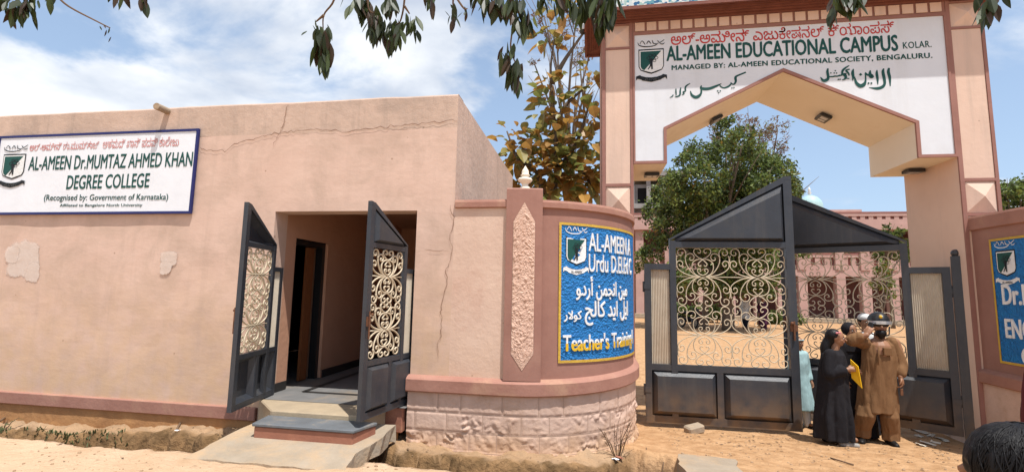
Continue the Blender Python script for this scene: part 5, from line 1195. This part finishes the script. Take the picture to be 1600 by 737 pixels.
stick([(1298,716,.01),(1312,722,.02),(1334,727,.01)], .008, 'green-brown twig lying on the driveway sand', 1)
stick([(1010,724,.02),(1024,725,.02),(1037,725,.02)], .006, 'thin dry stick on the grey driveway slab', 2)
stick([(276,672,.01),(284,664,.07),(290,658,.13)], .012, 'broken stub sticking up from the ditch bank', 3)
stick([(0,662,.04),(12,655,.05),(30,654,.03)], .013, 'bent root lying on the bank at the left edge', 4)
stick([(2,656,.05),(18,650,.08),(40,646,.04)], .008, 'thin root above the bent one at the left edge', 5)
t = thing('dry_weed', plan(2.25, .12)+(0.05,), 'tall dry brown weed against the stone foot of the curved wall', 'plant')
m = MB(); c = Vector(plan(2.25, .13)+(.03,))
for k in range(16):
    a = g.uniform(-1, 1); e = c + Vector((a*.22, -.04-g.random()*.12+a*.1, g.uniform(.18, .5))); mid = c.lerp(e, .5)+Vector((g.uniform(-.03, .03), 0, .03)); m.tube([c, mid, e], [.004, .003, .0015], 5)
    for j in range(4): q = c.lerp(e, g.uniform(.4, 1)); m.tube([q, q+Vector((g.uniform(-.06, .06), g.uniform(-.04, .03), g.uniform(-.01, .06)))], [.0025, .0012], 4)
m.build('stalks', M_['twig'], t)
# dry leaf bits and twiglets: nobody could count them
m = MB(); g = random.Random(78)
for _ in range(620):
    if g.random() < .75: x = g.uniform(.9, 6.0); y = 7.1-abs(g.gauss(0, 1.0))
    else: x = g.uniform(-6.5, .7); y = g.uniform(3.3, 4.9)
    if (wall_out(x, y) < .06 and x < .7) or (-3.6 < x < -1.9 and y > 3.6) or y < 3.2: continue
    z = ground_h(x, y)+.004; a = g.uniform(0, 6.3); L = g.uniform(.01, .035); w = g.choice((.0025, .004, .009)); dx, dy = math.cos(a)*L, math.sin(a)*L; px_, py_ = -math.sin(a)*w, math.cos(a)*w
    m.add([(x-dx, y-dy, z), (x+px_, y+py_, z+.006), (x+dx, y+dy, z+.003), (x-px_, y-py_, z+.006)], [(0, 1, 2, 3)])
o = m.build('debris', M_['twig']); tag(o, 'dry leaf bits and twiglets strewn over the sand', 'debris', kind='stuff')
# loose pebbles and clods: nobody could count them
m = MB(); g = random.Random(77)
for _ in range(2600):
    if g.random() < .6: x = g.uniform(.9, 6.2); y = g.uniform(4.0, 7.6)
    else: x = g.uniform(-6.5, .6); y = g.uniform(3.2, 5.0)
    if wall_out(x, y) < .05 and x < .7: continue
    if -3.7 < x < -1.9 and y > 3.6: continue
    r = .004+.014*g.random()**4; z = ground_h(x, y); m.ball((x, y, z+r*.2), (r, r*.8, r*.6), None, 6, 4)
o = m.build('pebbles', mat('pebble_clod', (.40, .27, .16), (.28, .18, .11), scale=30, rough=.95)); tag(o, 'small pebbles and clods scattered over the sand', 'pebbles', kind='stuff')
# ================================================================== people
def organic(name, prims, mt, parent, voxel=.012, smooth=3, fac=.5, wrinkle=0.0, wf=(7, 7, 3)):
    """grow one continuous skin over limbs, lofts and balls"""
    m = MB()
    for q in prims:
        if q[0] == 'limb':
            pts, rs = q[1], q[2]; n = len(pts); C = catmull([Vector(p) for p in pts], 5) if n > 2 else [Vector(pts[0]).lerp(Vector(pts[1]), i/5) for i in range(6)]
            R = [rs[min(i//5, n-1)]*(1-(i % 5)/5) + rs[min(i//5+1, n-1)]*((i % 5)/5) for i in range(len(C))]
            m.tube(C, R, 12); m.ball(C[0], R[0]*.99, None, 12, 8); m.ball(C[-1], R[-1]*.99, None, 12, 8)
        elif q[0] == 'ball': m.ball(q[1], q[2], q[3] if len(q) > 3 else None, 16, 10)
        elif q[0] == 'loft':            # rings (centre, rx, ry[, turn]), with cloth folds: (count, depth at the last ring)
            rings, folds = q[1], q[2] if len(q) > 2 else (0, 0); N = 56; vs = []; k = len(rings); ph = q[3] if len(q) > 3 else 0
            for i, rg in enumerate(rings):
                c, rx, ry = Vector(rg[0]), rg[1], rg[2]; tw = rg[3] if len(rg) > 3 else 0
                for j in range(N):
                    a = 2*PI*j/N; w = 1 + folds[1]*(i/(k-1))*(math.sin(folds[0]*a+ph)+.5*math.sin((folds[0]*1.7)*a+ph*2+1))*.66 if folds[0] else 1
                    v = Vector((rx*math.cos(a)*w, ry*math.sin(a)*w, 0)); v.rotate(Matrix.Rotation(tw, 3, 'Z')); vs.append(c+v)
            m.add(vs, [(i*N+j, i*N+(j+1) % N, (i+1)*N+(j+1) % N, (i+1)*N+j) for i in range(k-1) for j in range(N)] + [tuple(range(N-1, -1, -1)), tuple((k-1)*N+j for j in range(N))])
            if Vector(rings[0][0]).z > Vector(rings[-1][0]).z: m.f = [f[::-1] if min(f) >= len(m.v)-len(vs) else f for f in m.f]
    o = m.build(name, mt, parent)
    r = o.modifiers.new('skin', 'REMESH'); r.mode = 'VOXEL'; r.voxel_size = voxel; r.use_smooth_shade = True
    s = o.modifiers.new('even', 'SMOOTH'); s.iterations = smooth; s.factor = fac
    dg = bpy.context.evaluated_depsgraph_get(); me = bpy.data.meshes.new_from_object(o.evaluated_get(dg)); old = o.data
    o.modifiers.clear(); o.data = me; bpy.data.meshes.remove(old)
    if wrinkle:
        n_ = len(me.vertices); co = np.empty(n_*3, np.float32); me.vertices.foreach_get('co', co); no = np.empty(n_*3, np.float32); me.vertex_normals.foreach_get('vector', no)
        q = co.reshape(-1, 3); w_ = np.array([noise.noise(Vector((a*wf[0], b*wf[1], c*wf[2]+a*3))) + .6*abs(noise.noise(Vector((a*wf[0]*2.2, b*wf[1]*2.2+4, c*wf[2]*2.5-a*5)))) for a, b, c in q.tolist()], np.float32)
        me.vertices.foreach_set('co', (q + no.reshape(-1, 3)*wrinkle*w_[:, None]).ravel()); me.update()
    me.polygons.foreach_set('use_smooth', [True]*len(me.polygons))
    return o
def hand(wrist, direc, palm_n, L=.17, curl=.5, thumb_side=1):
    """palm with five unequal curled fingers; returns prims"""
    w = Vector(wrist); d = Vector(direc).normalized(); n = Vector(palm_n); n = (n-d*n.dot(d)).normalized(); s = d.cross(n)*thumb_side
    P = [('limb', [w, w+d*L*.25, w+d*L*.48], [L*.13, L*.17, L*.17]), ('limb', [w+d*L*.2+s*L*.12, w+d*L*.45+s*L*.16], [L*.11, L*.10]), ('limb', [w+d*L*.2-s*L*.12, w+d*L*.45-s*L*.15], [L*.11, L*.10])]
    for k, (o, ln) in enumerate(((.20, .40), (.07, .46), (-.07, .43), (-.20, .34))):
        b = w+d*L*.5+s*L*o; c1 = b+(d*(1-curl*.3)+n*curl*.5).normalized()*L*ln*.45; c2 = c1+(d*(1-curl)+n*curl*1.1).normalized()*L*ln*.33; c3 = c2+(d*(1-curl*1.6)+n*curl*1.3).normalized()*L*ln*.25
        P.append(('limb', [b, c1, c2, c3], [L*.058, L*.052, L*.047, L*.04]))
    b = w+d*L*.18+s*L*.16; P.append(('limb', [b, b+(d*.6+s*.6+n*.3)*L*.22, b+(d*1.1+s*.55+n*.6)*L*.3], [L*.075, L*.06, L*.05]))
    return P
CL = {}
def cloth(key, c, c2=None, **k):
    CL[key] = mat(key, c, c2, scale=k.pop('scale', 6), rough=k.pop('rough', .9), bump=k.pop('bump', .35), bscale=k.pop('bscale', 14), bdist=.03, bdetail=4, stretch=(1, 1, .35), spec=.2); return CL[key]
cloth('brown_cotton', (0.20, 0.105, 0.048), (0.16, 0.082, 0.037)); cloth('black_cloth', (0.011, 0.010, 0.012), (0.018, 0.016, 0.018)); cloth('pale_blue_cloth', (0.34, 0.48, 0.49), (0.28, 0.41, 0.42))
cloth('white_cloth', (0.66, 0.66, 0.64)); cloth('purple_cloth', (0.07, 0.02, 0.05)); cloth('maroon_cloth', (0.09, 0.016, 0.018)); cloth('dark_navy_cloth', (0.02, 0.022, 0.035)); cloth('shoe_black', (0.015, 0.013, 0.012), rough=.5)
M_['yellowfile'] = mat('yellow_folder', (0.80, 0.46, 0.015), (0.74, 0.41, 0.012), rough=.55)
M_['eye'] = mat('eye_white', (0.6, 0.57, 0.53), rough=.3); M_['lip'] = mat('lip', (0.24, 0.09, 0.065), rough=.5)
M_['chrome'] = mat('helmet_visor_band', (0.55, 0.56, 0.57), rough=.25, metallic=.6)
def facing(c, yaw):                     # yaw 0 looks at -y; positive turns to +x
    f = Vector((math.sin(yaw), -math.cos(yaw), 0)); r = Vector((math.cos(yaw), math.sin(yaw), 0)); return f, r
def face_prims(c, R, yaw, tilt=0.0):
    """c = centre of the head, R = half the head height"""
    f, r = facing(c, yaw); u = Vector((0, 0, 1)); rot = Matrix((tuple(r), tuple(-f), (0, 0, 1))).transposed()
    P = [('ball', c+u*R*.18, (R*.72, R*.86, R*.80), rot), ('ball', c+f*R*.16-u*R*.30, (R*.60, R*.64, R*.68), rot), ('ball', c+f*R*.44-u*R*.78, (R*.24, R*.22, R*.16), rot),
         ('limb', [c+f*R*.76+u*R*.12, c+f*R*.92-u*R*.10, c+f*R*1.02-u*R*.22], [R*.07, R*.09, R*.12]), ('ball', c+f*R*.72-u*R*.46, (R*.24, R*.12, R*.08), rot)]
    for s in (-1, 1): P += [('ball', c+r*R*.72*s-u*R*.06-f*R*.08, (R*.07, R*.16, R*.22), rot), ('limb', [c+f*R*.74+r*R*.12*s+u*R*.16, c+f*R*.62+r*R*.45*s+u*R*.16], [R*.09, R*.08]), ('ball', c+f*R*.52+r*R*.38*s-u*R*.22, R*.2)]
    return P
def face_details(par, c, R, yaw, mouth=True):
    f, r = facing(c, yaw); u = Vector((0, 0, 1)); rot = Matrix((tuple(r), tuple(-f), (0, 0, 1))).transposed()
    for s in (-1, 1):
        m = MB(); m.ball(c+f*R*.73+r*R*.27*s+u*R*.02, (R*.12, R*.07, R*.065), rot, 10, 8); e = m.build('eye', M_['eye'], par, smooth=True)
        m = MB(); m.ball(c+f*R*.785+r*R*.27*s+u*R*.02, (R*.055, R*.03, R*.055), rot, 8, 6); m.build('pupil', M_['hair'], e, smooth=True)
        m = MB(); m.tube([c+f*R*.80+r*R*.13*s+u*R*.20, c+f*R*.76+r*R*.30*s+u*R*.25, c+f*R*.64+r*R*.46*s+u*R*.19], [R*.035, R*.045, R*.02], 6); m.build('eyebrow', M_['hair'], par)
    if mouth:
        m = MB(); m.ball(c+f*R*.80-u*R*.46, (R*.22, R*.07, R*.065), rot, 10, 8); m.build('mouth', M_['lip'], par, smooth=True)
def head_thing(label, root):
    return thing('person', root, label, 'person')
# ---- man in the brown kurta
Y0 = 7.0
def J(x, y, dy=0.0): return pix(x, y, Y0+dy)
gz = ground_h(J(1370, 685).x, Y0)
root = J(1372, 685); root.z = gz
man = head_thing('man in a long brown kurta and black helmet holding a phone to his ear', root)
hc = J(1374, 507, -.02); R = .114
hd = [('limb', [J(1374, 540), J(1374, 522)], [.062, .06])] + face_prims(hc, R, -.28)
rs, re, rw = J(1349, 534, -.02), J(1328, 531, -.10), J(1354, 523, -.20)
ls, le, lw = J(1398, 535), J(1410, 566, -.02), J(1407, 588, -.10)
armR = [('limb', [rs, re], [.06, .05]), ('limb', [re, re.lerp(rw, .5), rw], [.05, .045, .033])]
armL = [('limb', [ls, le], [.06, .05]), ('limb', [le, le.lerp(lw, .5), lw], [.05, .042, .032])]
hR = hand(rw, J(1361, 508, -.17)-rw, hc-rw, .175, .45, 1); hL = hand(lw, Vector((.06, -.05, -1)), Vector((-.6, .2, 0)), .175, .75, -1)
tor = [('limb', [J(1373, 545), J(1372, 580), J(1369, 612)], [.15, .145, .15])]
legs = []
for hp, kn, an, toe in ((J(1361, 615), J(1352, 648, -.05), J(1347, 676, .04), J(1346, 684, -.16)), (J(1384, 615), J(1389, 650, -.06), J(1390, 682, .0), J(1403, 689, -.2))):
    legs.append((hp, kn, an, toe))
bodyp = hd+armR+armL+hR+hL+tor
for hp, kn, an, toe in legs: bodyp += [('limb', [hp, kn, an], [.085, .06, .036])]
body = organic('body', bodyp, M_['skin'], man, .0075, 2)
face_details(man, hc, R, -.28)
kt = [('loft', [(J(1374, 531), .085, .08), (J(1373, 538), .175, .11), (J(1373, 560), .195, .145), (J(1372, 585), .195, .155), (J(1371, 612), .21, .16), (J(1371, 628), .222, .165), (J(1370, 642), .228, .17)], (9, .07), .6),
      ('limb', [rs, re], [.082, .07]), ('limb', [re, re.lerp(rw, .55)], [.07, .058]), ('limb', [ls+Vector((-.03, 0, 0)), le+Vector((-.02, 0, 0)), le.lerp(lw, .75)], [.078, .072, .056])]
k = organic('kurta', kt, CL['brown_cotton'], man, .009, 1, wrinkle=.018, wf=(10, 10, 2.2))
m = MB(); a = J(1387, 549, -.165); m.box(a.x-.05, a.x+.05, a.y-.012, a.y+.02, a.z-.05, a.z+.05); m.build('pocket', CL['brown_cotton'], k, bevel=.006)
m = MB(); m.tube([J(1374, 536, -.09), J(1373, 548, -.15), J(1372, 570, -.17)], [.009, .010, .008], 6); m.build('placket', CL['brown_cotton'], k, smooth=True)
m = MB(); m.tube([J(1374, 534)+Vector((.082*math.cos(q), .08*math.sin(q), .012)) for q in [i*PI/8 for i in range(17)]], .014, 6); m.build('collar', CL['brown_cotton'], k, smooth=True)
tr = []
for hp, kn, an, toe in legs: tr += [('loft', [(hp, .095, .10), (kn, .105, .10), (an+Vector((0, -.02, .06)), .092, .09), (an+Vector((0, -.02, -.035)), .088, .09)], (7, .10), hp.x)]
organic('trousers', tr, CL['brown_cotton'], man, .009, 1, wrinkle=.018, wf=(10, 10, 2.2))
for hp, kn, an, toe in legs:
    d = (toe-an); d.z = 0; d.normalize(); b = Vector((an.x, an.y, gz+.035))
    organic('shoe', [('limb', [b-d*.06+Vector((0, 0, .02)), b+d*.06, b+d*.16+Vector((0, 0, -.008))], [.052, .048, .036])], CL['shoe_black'], man, .009, 2)
hel = organic('helmet', [('ball', hc+Vector((0, .015, .05)), (.120, .135, .118)), ('limb', [hc+Vector((-.10, .02, .0)), hc+Vector((0, .12, -.01)), hc+Vector((.10, .02, 0))], [.024, .03, .024])], M_['shell'], man, .009, 2)
f, r = facing(hc, -.28)
m = MB(); P = []
for i in range(13):
    a = -1.15+2.3*i/12; P.append(hc+Vector((0, .015, .035)) + (f*math.cos(a)+r*math.sin(a))*.139)
V = []
for p in P: V += [p+Vector((0, 0, -.022)), p+Vector((0, 0, .018))]
for p in P: V += [p+(p-hc)*-.04+Vector((0, 0, -.022)), p+(p-hc)*-.04+Vector((0, 0, .018))]
m.add(V, [(2*i, 2*i+2, 2*i+3, 2*i+1) for i in range(12)] + [(26+2*i, 26+2*i+1, 26+2*i+3, 26+2*i+2) for i in range(12)]); m.build('visor_band', M_['chrome'], hel)
m = MB(); q = hc+Vector((0, .015, .105))+f*.118; m.ball(q, (.02, .02, .024)); m.build('badge', M_['gold'], hel, smooth=True)
m = MB(); m.tube([hc+r*.104+Vector((0, 0, -.02)), hc+r*.09+f*.03+Vector((0, 0, -.12)), hc+f*.06+Vector((0, 0, -.155)), hc-r*.09+f*.03+Vector((0, 0, -.12)), hc-r*.104+Vector((0, 0, -.02))], .009, 6); m.build('chin_strap', M_['shell'], hel)
organic('beard', [('ball', hc+f*.055+Vector((0, 0, -.105)), (.062, .06, .054)), ('ball', hc+f*.065+Vector((0, 0, -.135)), (.04, .036, .045))], M_['hair'], man, .008, 2)
hp_ = J(1361, 510, -.19); m = MB(); m.box(-.011, .011, -.035, .035, -.075, .075); ph = m.build('phone', M_['shell'], bevel=.005); ph.location = hp_+Vector((-.0, .03, -.02)); ph.rotation_euler = (.1, .35, .4); tag(ph, 'black phone the man in the brown kurta holds to his ear', 'phone')
kx = J(1409, 611, -.13); t = thing('key_bunch', kx, 'small bunch of keys dangling from the man\'s lowered hand', 'keys')
m = MB(); m.tube([(0.018*math.cos(q), 0, .055+.03*math.sin(q)) for q in [i*PI/8 for i in range(17)]], .003, 5); m.build('ring', M_['rust'], t, local=True)
m = MB(); m.box(-.016, .016, -.004, .004, -.05, .03); m.build('key', M_['rust'], t, local=True, bevel=.002); m = MB(); m.box(-.006, .02, .005, .01, -.045, .03); m.build('key', M_['gold'], t, local=True)
# ---- girl with the yellow folder
Y0 = 6.72
gz = ground_h(J(1305, 688).x, Y0); root = J(1303, 690); root.z = gz
girl = head_thing('girl in a long black abaya with a pink hair clip, walking with a yellow folder', root)
hc = J(1307, 528); R = .10; yw = 1.1
sh = J(1301, 547)
ra, rb, rc = J(1297, 553, -.10), J(1296, 583, -.14), J(1323, 577, -.16)
la, lb, lc = J(1309, 552, .10), J(1318, 582, .06), J(1328, 580, -.04)
bp_ = [('limb', [J(1301, 560), hc-Vector((0, 0, .05))], [.05, .047])] + face_prims(hc, R, yw) + [('limb', [ra, rb], [.045, .038]), ('limb', [rb, rc], [.038, .026]), ('limb', [la, lb], [.045, .038]), ('limb', [lb, lc], [.036, .026]), ('limb', [J(1301, 560), J(1302, 600)], [.1, .1])]
bp_ += hand(rc, Vector((.9, -.1, .15)), Vector((.1, .9, -.2)), .14, .55, 1) + hand(lc, Vector((.8, -.3, .1)), Vector((.1, -.9, 0)), .14, .5, 1)
for hp, an in ((J(1296, 610), J(1296, 676, .1)), (J(1312, 610), J(1322, 682, -.08))): bp_ += [('limb', [hp, hp.lerp(an, .5), an], [.07, .055, .035]), ('limb', [an, an+Vector((.09, -.03, -.02))], [.033, .028])]
organic('body', bp_, M_['skin'], girl, .0075, 2); face_details(girl, hc, R, yw)
b0 = gz+.045
rb_ = [('loft', [(J(1302, 546), .07, .07), (J(1301, 553), .125, .13), (J(1301, 575), .15, .15), (J(1301, 600), .17, .17), (J(1301, 630), .185, .18), (J(1302, 660), .205, .20), (Vector((J(1303, 680).x, Y0, b0+.02)), .212, .205)], (8, .17), .9),
       ('limb', [ra, rb], [.07, .068]), ('limb', [rb, rb.lerp(rc, .72)], [.068, .058]), ('limb', [la, lb], [.068, .064]), ('limb', [lb, lb.lerp(lc, .6)], [.062, .052]), ('limb', [rb, rb+Vector((.05, .02, -.1)), rb+Vector((.1, .03, -.12))], [.05, .045, .03])]
organic('abaya', rb_, CL['black_cloth'], girl, .010, 1, wrinkle=.014)
f, r = facing(hc, yw)
organic('hair', [('ball', hc-f*.035+Vector((0, 0, .036)), (.088, .088, .084)), ('ball', hc-f*.06, (.070, .070, .095)), ('limb', [hc-f*.075+Vector((0, 0, -.02)), hc-f*.13+Vector((0, -.02, -.12)), hc-f*.13+Vector((0, -.03, -.25)), hc-f*.10+Vector((0, -.03, -.34))], [.06, .062, .055, .03])], M_['hair'], girl, .009, 1)
m = MB(); q = hc+Vector((-.012, -.082, .075)); m.ball(q+f*.012, (.02, .012, .013)); m.ball(q-f*.016+Vector((0, -.004, -.004)), (.018, .012, .013)); m.build('hair_clip', mat('pink_clip', (.62, .22, .24), rough=.4), girl, smooth=True)
for x, y, dy in ((1298, 684, .08), (1325, 687, -.1)):
    b = J(x, y, dy); b.z = gz+.03; organic('shoe', [('limb', [b-Vector((.07, 0, 0)), b+Vector((.09, -.02, -.005))], [.036, .03])], CL['shoe_black'] if x < 1310 else M_['fargrey'], girl, .008, 2)
q0, q1, q2, q3 = J(1329, 561, -.12), J(1341, 572, -.2), J(1347, 606, -.2), J(1331, 590, -.12)
m = MB(); n = (q1-q0).cross(q3-q0).normalized()*.005; m.add([q0+n, q1+n, q2+n, q3+n, q0-n, q1-n, q2-n, q3-n], [(0,3,2,1),(4,5,6,7),(0,1,5,4),(1,2,6,5),(2,3,7,6),(3,0,4,7)])
fo = m.build('paper_folder', M_['yellowfile'], fix=True); tag(fo, 'bright yellow folder the girl in black holds in front of her', 'folder')
# ---- simple standing figure used for people who are mostly covered
def figure(c, H, yaw, label, robe, top=None, robe_to=.04, scarf=None, cap=None, hair=True, vox=.013, wide=1.0, trousers=None, shoes=True):
    g = thing('person', c, label, 'person'); c = Vector(c); u = Vector((0, 0, 1)); f, r = facing(c, yaw); s = H/1.7
    hc = c+u*(H-.115*s); R = .115*s
    P = face_prims(hc, R, yaw) + [('limb', [c+u*1.36*s, hc-u*.06*s], [.055*s, .052*s]), ('limb', [c+u*1.25*s, c+u*.95*s], [.12*s, .12*s])]
    A = []
    for q in (-1, 1):
        S = c+u*1.36*s+r*.17*s*q; E = c+u*1.08*s+r*.22*s*q; W = c+u*.86*s+r*.20*s*q+f*.08*s; A.append((S, E, W))
        P += [('limb', [S, E, W], [.048*s, .04*s, .028*s])] + hand(W, (f*.3-u), -r*q, .16*s, .5, 1)
        hp = c+u*.88*s+r*.09*s*q; an = c+u*.07*s+r*.09*s*q+f*.04*q*s; P += [('limb', [hp, hp.lerp(an, .5), an], [.08*s, .06*s, .04*s]), ('limb', [an, an+f*.12*s-u*.03*s], [.04*s, .03*s])]
    organic('body', P, M_['skin'], g, vox*.8, 2); face_details(g, hc, R, yaw)
    z0 = robe_to*s
    L = [('loft', [(c+u*1.44*s, .07*s, .07*s), (c+u*1.39*s, .185*s, .105*s, yaw), (c+u*1.2*s, .18*s, .135*s, yaw), (c+u*.98*s, .165*s, .13*s, yaw), (c+u*max(.75*s, z0+.05), .20*s*wide, .165*s*wide, yaw), (c+u*max(z0, .03), (.20+.06*(1-robe_to))*s*wide, (.17+.05*(1-robe_to))*s*wide, yaw)], (8, .10), H*3)]
    for S, E, W in A: L.append(('limb', [S, E, E.lerp(W, .8)], [.068*s, .06*s, .048*s]))
    organic('robe' if robe_to < .3 else 'shirt', L, robe, g, vox, 2, wrinkle=.012)
    if trousers:
        T = []
        for q in (-1, 1): hp = c+u*.86*s+r*.085*s*q; an = c+u*.06*s+r*.085*s*q+f*.04*q*s; T.append(('limb', [hp, hp.lerp(an, .5), an], [.10*s, .085*s, .07*s]))
        organic('trousers', T, trousers, g, vox, 2)
    if shoes:
        for q in (-1, 1):
            b = c+u*.032*s+r*.09*s*q+f*.04*q*s; organic('shoe', [('limb', [b-f*.05*s, b+f*.13*s], [.042*s, .032*s])], CL['shoe_black'], g, vox*.8, 2)
    if scarf: organic('head_scarf', [('ball', hc+u*R*.2-f*R*.18, (R*.92, R*.92, R*.95)), ('loft', [(hc-u*R*1.0-f*R*.05, R*.85, R*.85), (hc-u*R*1.7, R*1.5, R*1.15), (hc-u*R*2.8, R*1.8, R*1.3)])], scarf, g, vox*.8, 2)
    elif hair: organic('hair', [('ball', hc+u*R*.26-f*R*.14, (R*.80, R*.84, R*.82)), ('ball', hc-f*R*.35, (R*.68, R*.6, R*.75))], M_['hair'], g, vox*.8, 2)
    if cap: organic('cap', [('ball', hc+u*R*.55-f*R*.05, (R*.82, R*.88, R*.62))], cap, g, vox*.8, 2)
    return g, hc, R
def at_ground(x, Y, yref=600):
    p = pix(x, yref, Y); p.z = ground_h(p.x, Y); return p
figure(at_ground(1333, 7.32), 1.50, .3, 'woman in a black robe and black head scarf behind the girl and the man', CL['black_cloth'], scarf=CL['black_cloth'], wide=1.25)
figure(at_ground(1358, 7.62), 1.61, .1, 'person in a pale robe and white cap hidden behind the man in the helmet', CL['white_cloth'], robe_to=.45, cap=CL['white_cloth'], trousers=CL['dark_navy_cloth'])
g_, hc, R = figure(at_ground(1250, 7.62), 1.26, .5, 'small child in a pale blue dress half hidden behind the closed gate leaf', CL['pale_blue_cloth'], robe_to=.32, trousers=CL['white_cloth'], wide=1.05)
m = MB(); m.tube([hc+Vector((R*.86*math.cos(a), R*.9*math.sin(a), R*.5)) for a in [i*PI/8 for i in range(17)]], R*.09, 6); m.build('hair_band', CL['pale_blue_cloth'], g_, smooth=True)
figure(at_ground(1165, 28.2, 505), 1.80, -.5, 'distant man in a white shirt and dark trousers in the yard', CL['white_cloth'], robe_to=.52, trousers=CL['dark_navy_cloth'], vox=.03)
figure(at_ground(1193, 28.0, 505), 1.74, -.2, 'distant person in dark purple clothes beside the man in white', CL['purple_cloth'], robe_to=.28, trousers=CL['purple_cloth'], scarf=CL['purple_cloth'], vox=.03)
# ---- onlooker in the bottom right corner, only the head in the frame
d = ray(1588, 741); P0 = d*1.22 + Vector((0, 0, CAMZ)); gx, gy = P0.x, P0.y
gz = ground_h(gx, gy); R = .118
kid = thing('person', (gx, gy, gz), 'onlooker with glossy black hair close to the camera in the bottom right corner', 'person'); u = Vector((0, 0, 1)); c = Vector((gx, gy, gz)); hc = P0.copy(); yw = -PI/2-1.05
f, r = facing(hc, yw); Hh = hc.z-gz; s = Hh/1.56
P = face_prims(hc, R*.95, yw) + [('limb', [hc-u*.30, hc-u*.06], [.055, .052]), ('limb', [c+u*1.15*s, c+u*.9*s], [.13*s, .13*s])]; A = []
for q in (-1, 1):
    S = c+u*1.24*s+r*.17*s*q; E = c+u*.98*s+r*.21*s*q; W = c+u*.76*s+r*.2*s*q+f*.08; A.append((S, E, W)); P += [('limb', [S, E, W], [.05*s, .042*s, .03*s])] + hand(W, f*.3-u, -r*q, .16*s, .5, 1)
    hp = c+u*.82*s+r*.09*s*q; an = c+u*.07+r*.09*s*q; P += [('limb', [hp, hp.lerp(an, .5), an], [.085*s, .06*s, .04*s]), ('limb', [an, an+f*.12-u*.03], [.04*s, .03*s])]
organic('body', P, M_['skin'], kid, .009, 2); face_details(kid, hc, R*.95, yw)
organic('hair', [('ball', hc+u*R*.22-f*R*.10, (R*.92, R*.96, R*.86)), ('ball', hc-f*R*.42-u*R*.1, (R*.78, R*.70, R*.9)), ('ball', hc-f*R*.62-u*R*.5, (R*.5, R*.45, R*.6))], M_['hair'], kid, .006, 1, wrinkle=.010, wf=(14, 30, 9))
m = MB(); g = random.Random(5)        # strands combed from the crown over the skull
for _ in range(900):
    ph = g.uniform(0, 2*PI); dr = g.uniform(-.5, .5); e = g.uniform(.9, 1.9); rr_ = R*g.uniform(1.0, 1.06); P_ = []
    cc = hc+u*R*.14-f*R*.16
    for k in range(9):
        th = .08+e*k/8; a = ph+dr*(k/8)**2
        P_.append(cc + (f*math.cos(a)*.95+r*math.sin(a)*.93)*rr_*math.sin(th) + u*rr_*.93*math.cos(th))
    if P_[-1].dot(f) - cc.dot(f) > R*.55: continue
    m.tube(P_, [.0018]*8+[.0006], 4)
m.build('hair_strands', M_['hair'], kid, smooth=True)
L = [('loft', [(c+u*1.33*s, .075*s, .075*s), (c+u*1.27*s, .185*s, .105*s, yw), (c+u*1.1*s, .19*s, .14*s, yw), (c+u*.85*s, .18*s, .15*s, yw), (c+u*.6*s, .23*s, .19*s, yw), (c+u*.12*s, .28*s, .24*s, yw)], (8, .1), 2)]
for S, E, W in A: L.append(('limb', [S, E, E.lerp(W, .8)], [.07*s, .062*s, .05*s]))
organic('robe', L, CL['dark_navy_cloth'], kid, .013, 2)
for q in (-1, 1): b = c+u*.035+r*.09*s*q; organic('shoe', [('limb', [b-f*.05, b+f*.13], [.042, .032])], CL['shoe_black'], kid, .01, 2)
# ---- second onlooker, only a sleeve in the frame
d = ray(1722, 640); P1 = d*1.9 + Vector((0, 0, CAMZ)); rootx = P1.x; ry = P1.y
figure(Vector((rootx+.03, ry, ground_h(rootx, ry))), 1.62, PI-.2, 'onlooker in maroon at the right edge with only a sleeve in the frame', CL['maroon_cloth'], scarf=CL['maroon_cloth'])
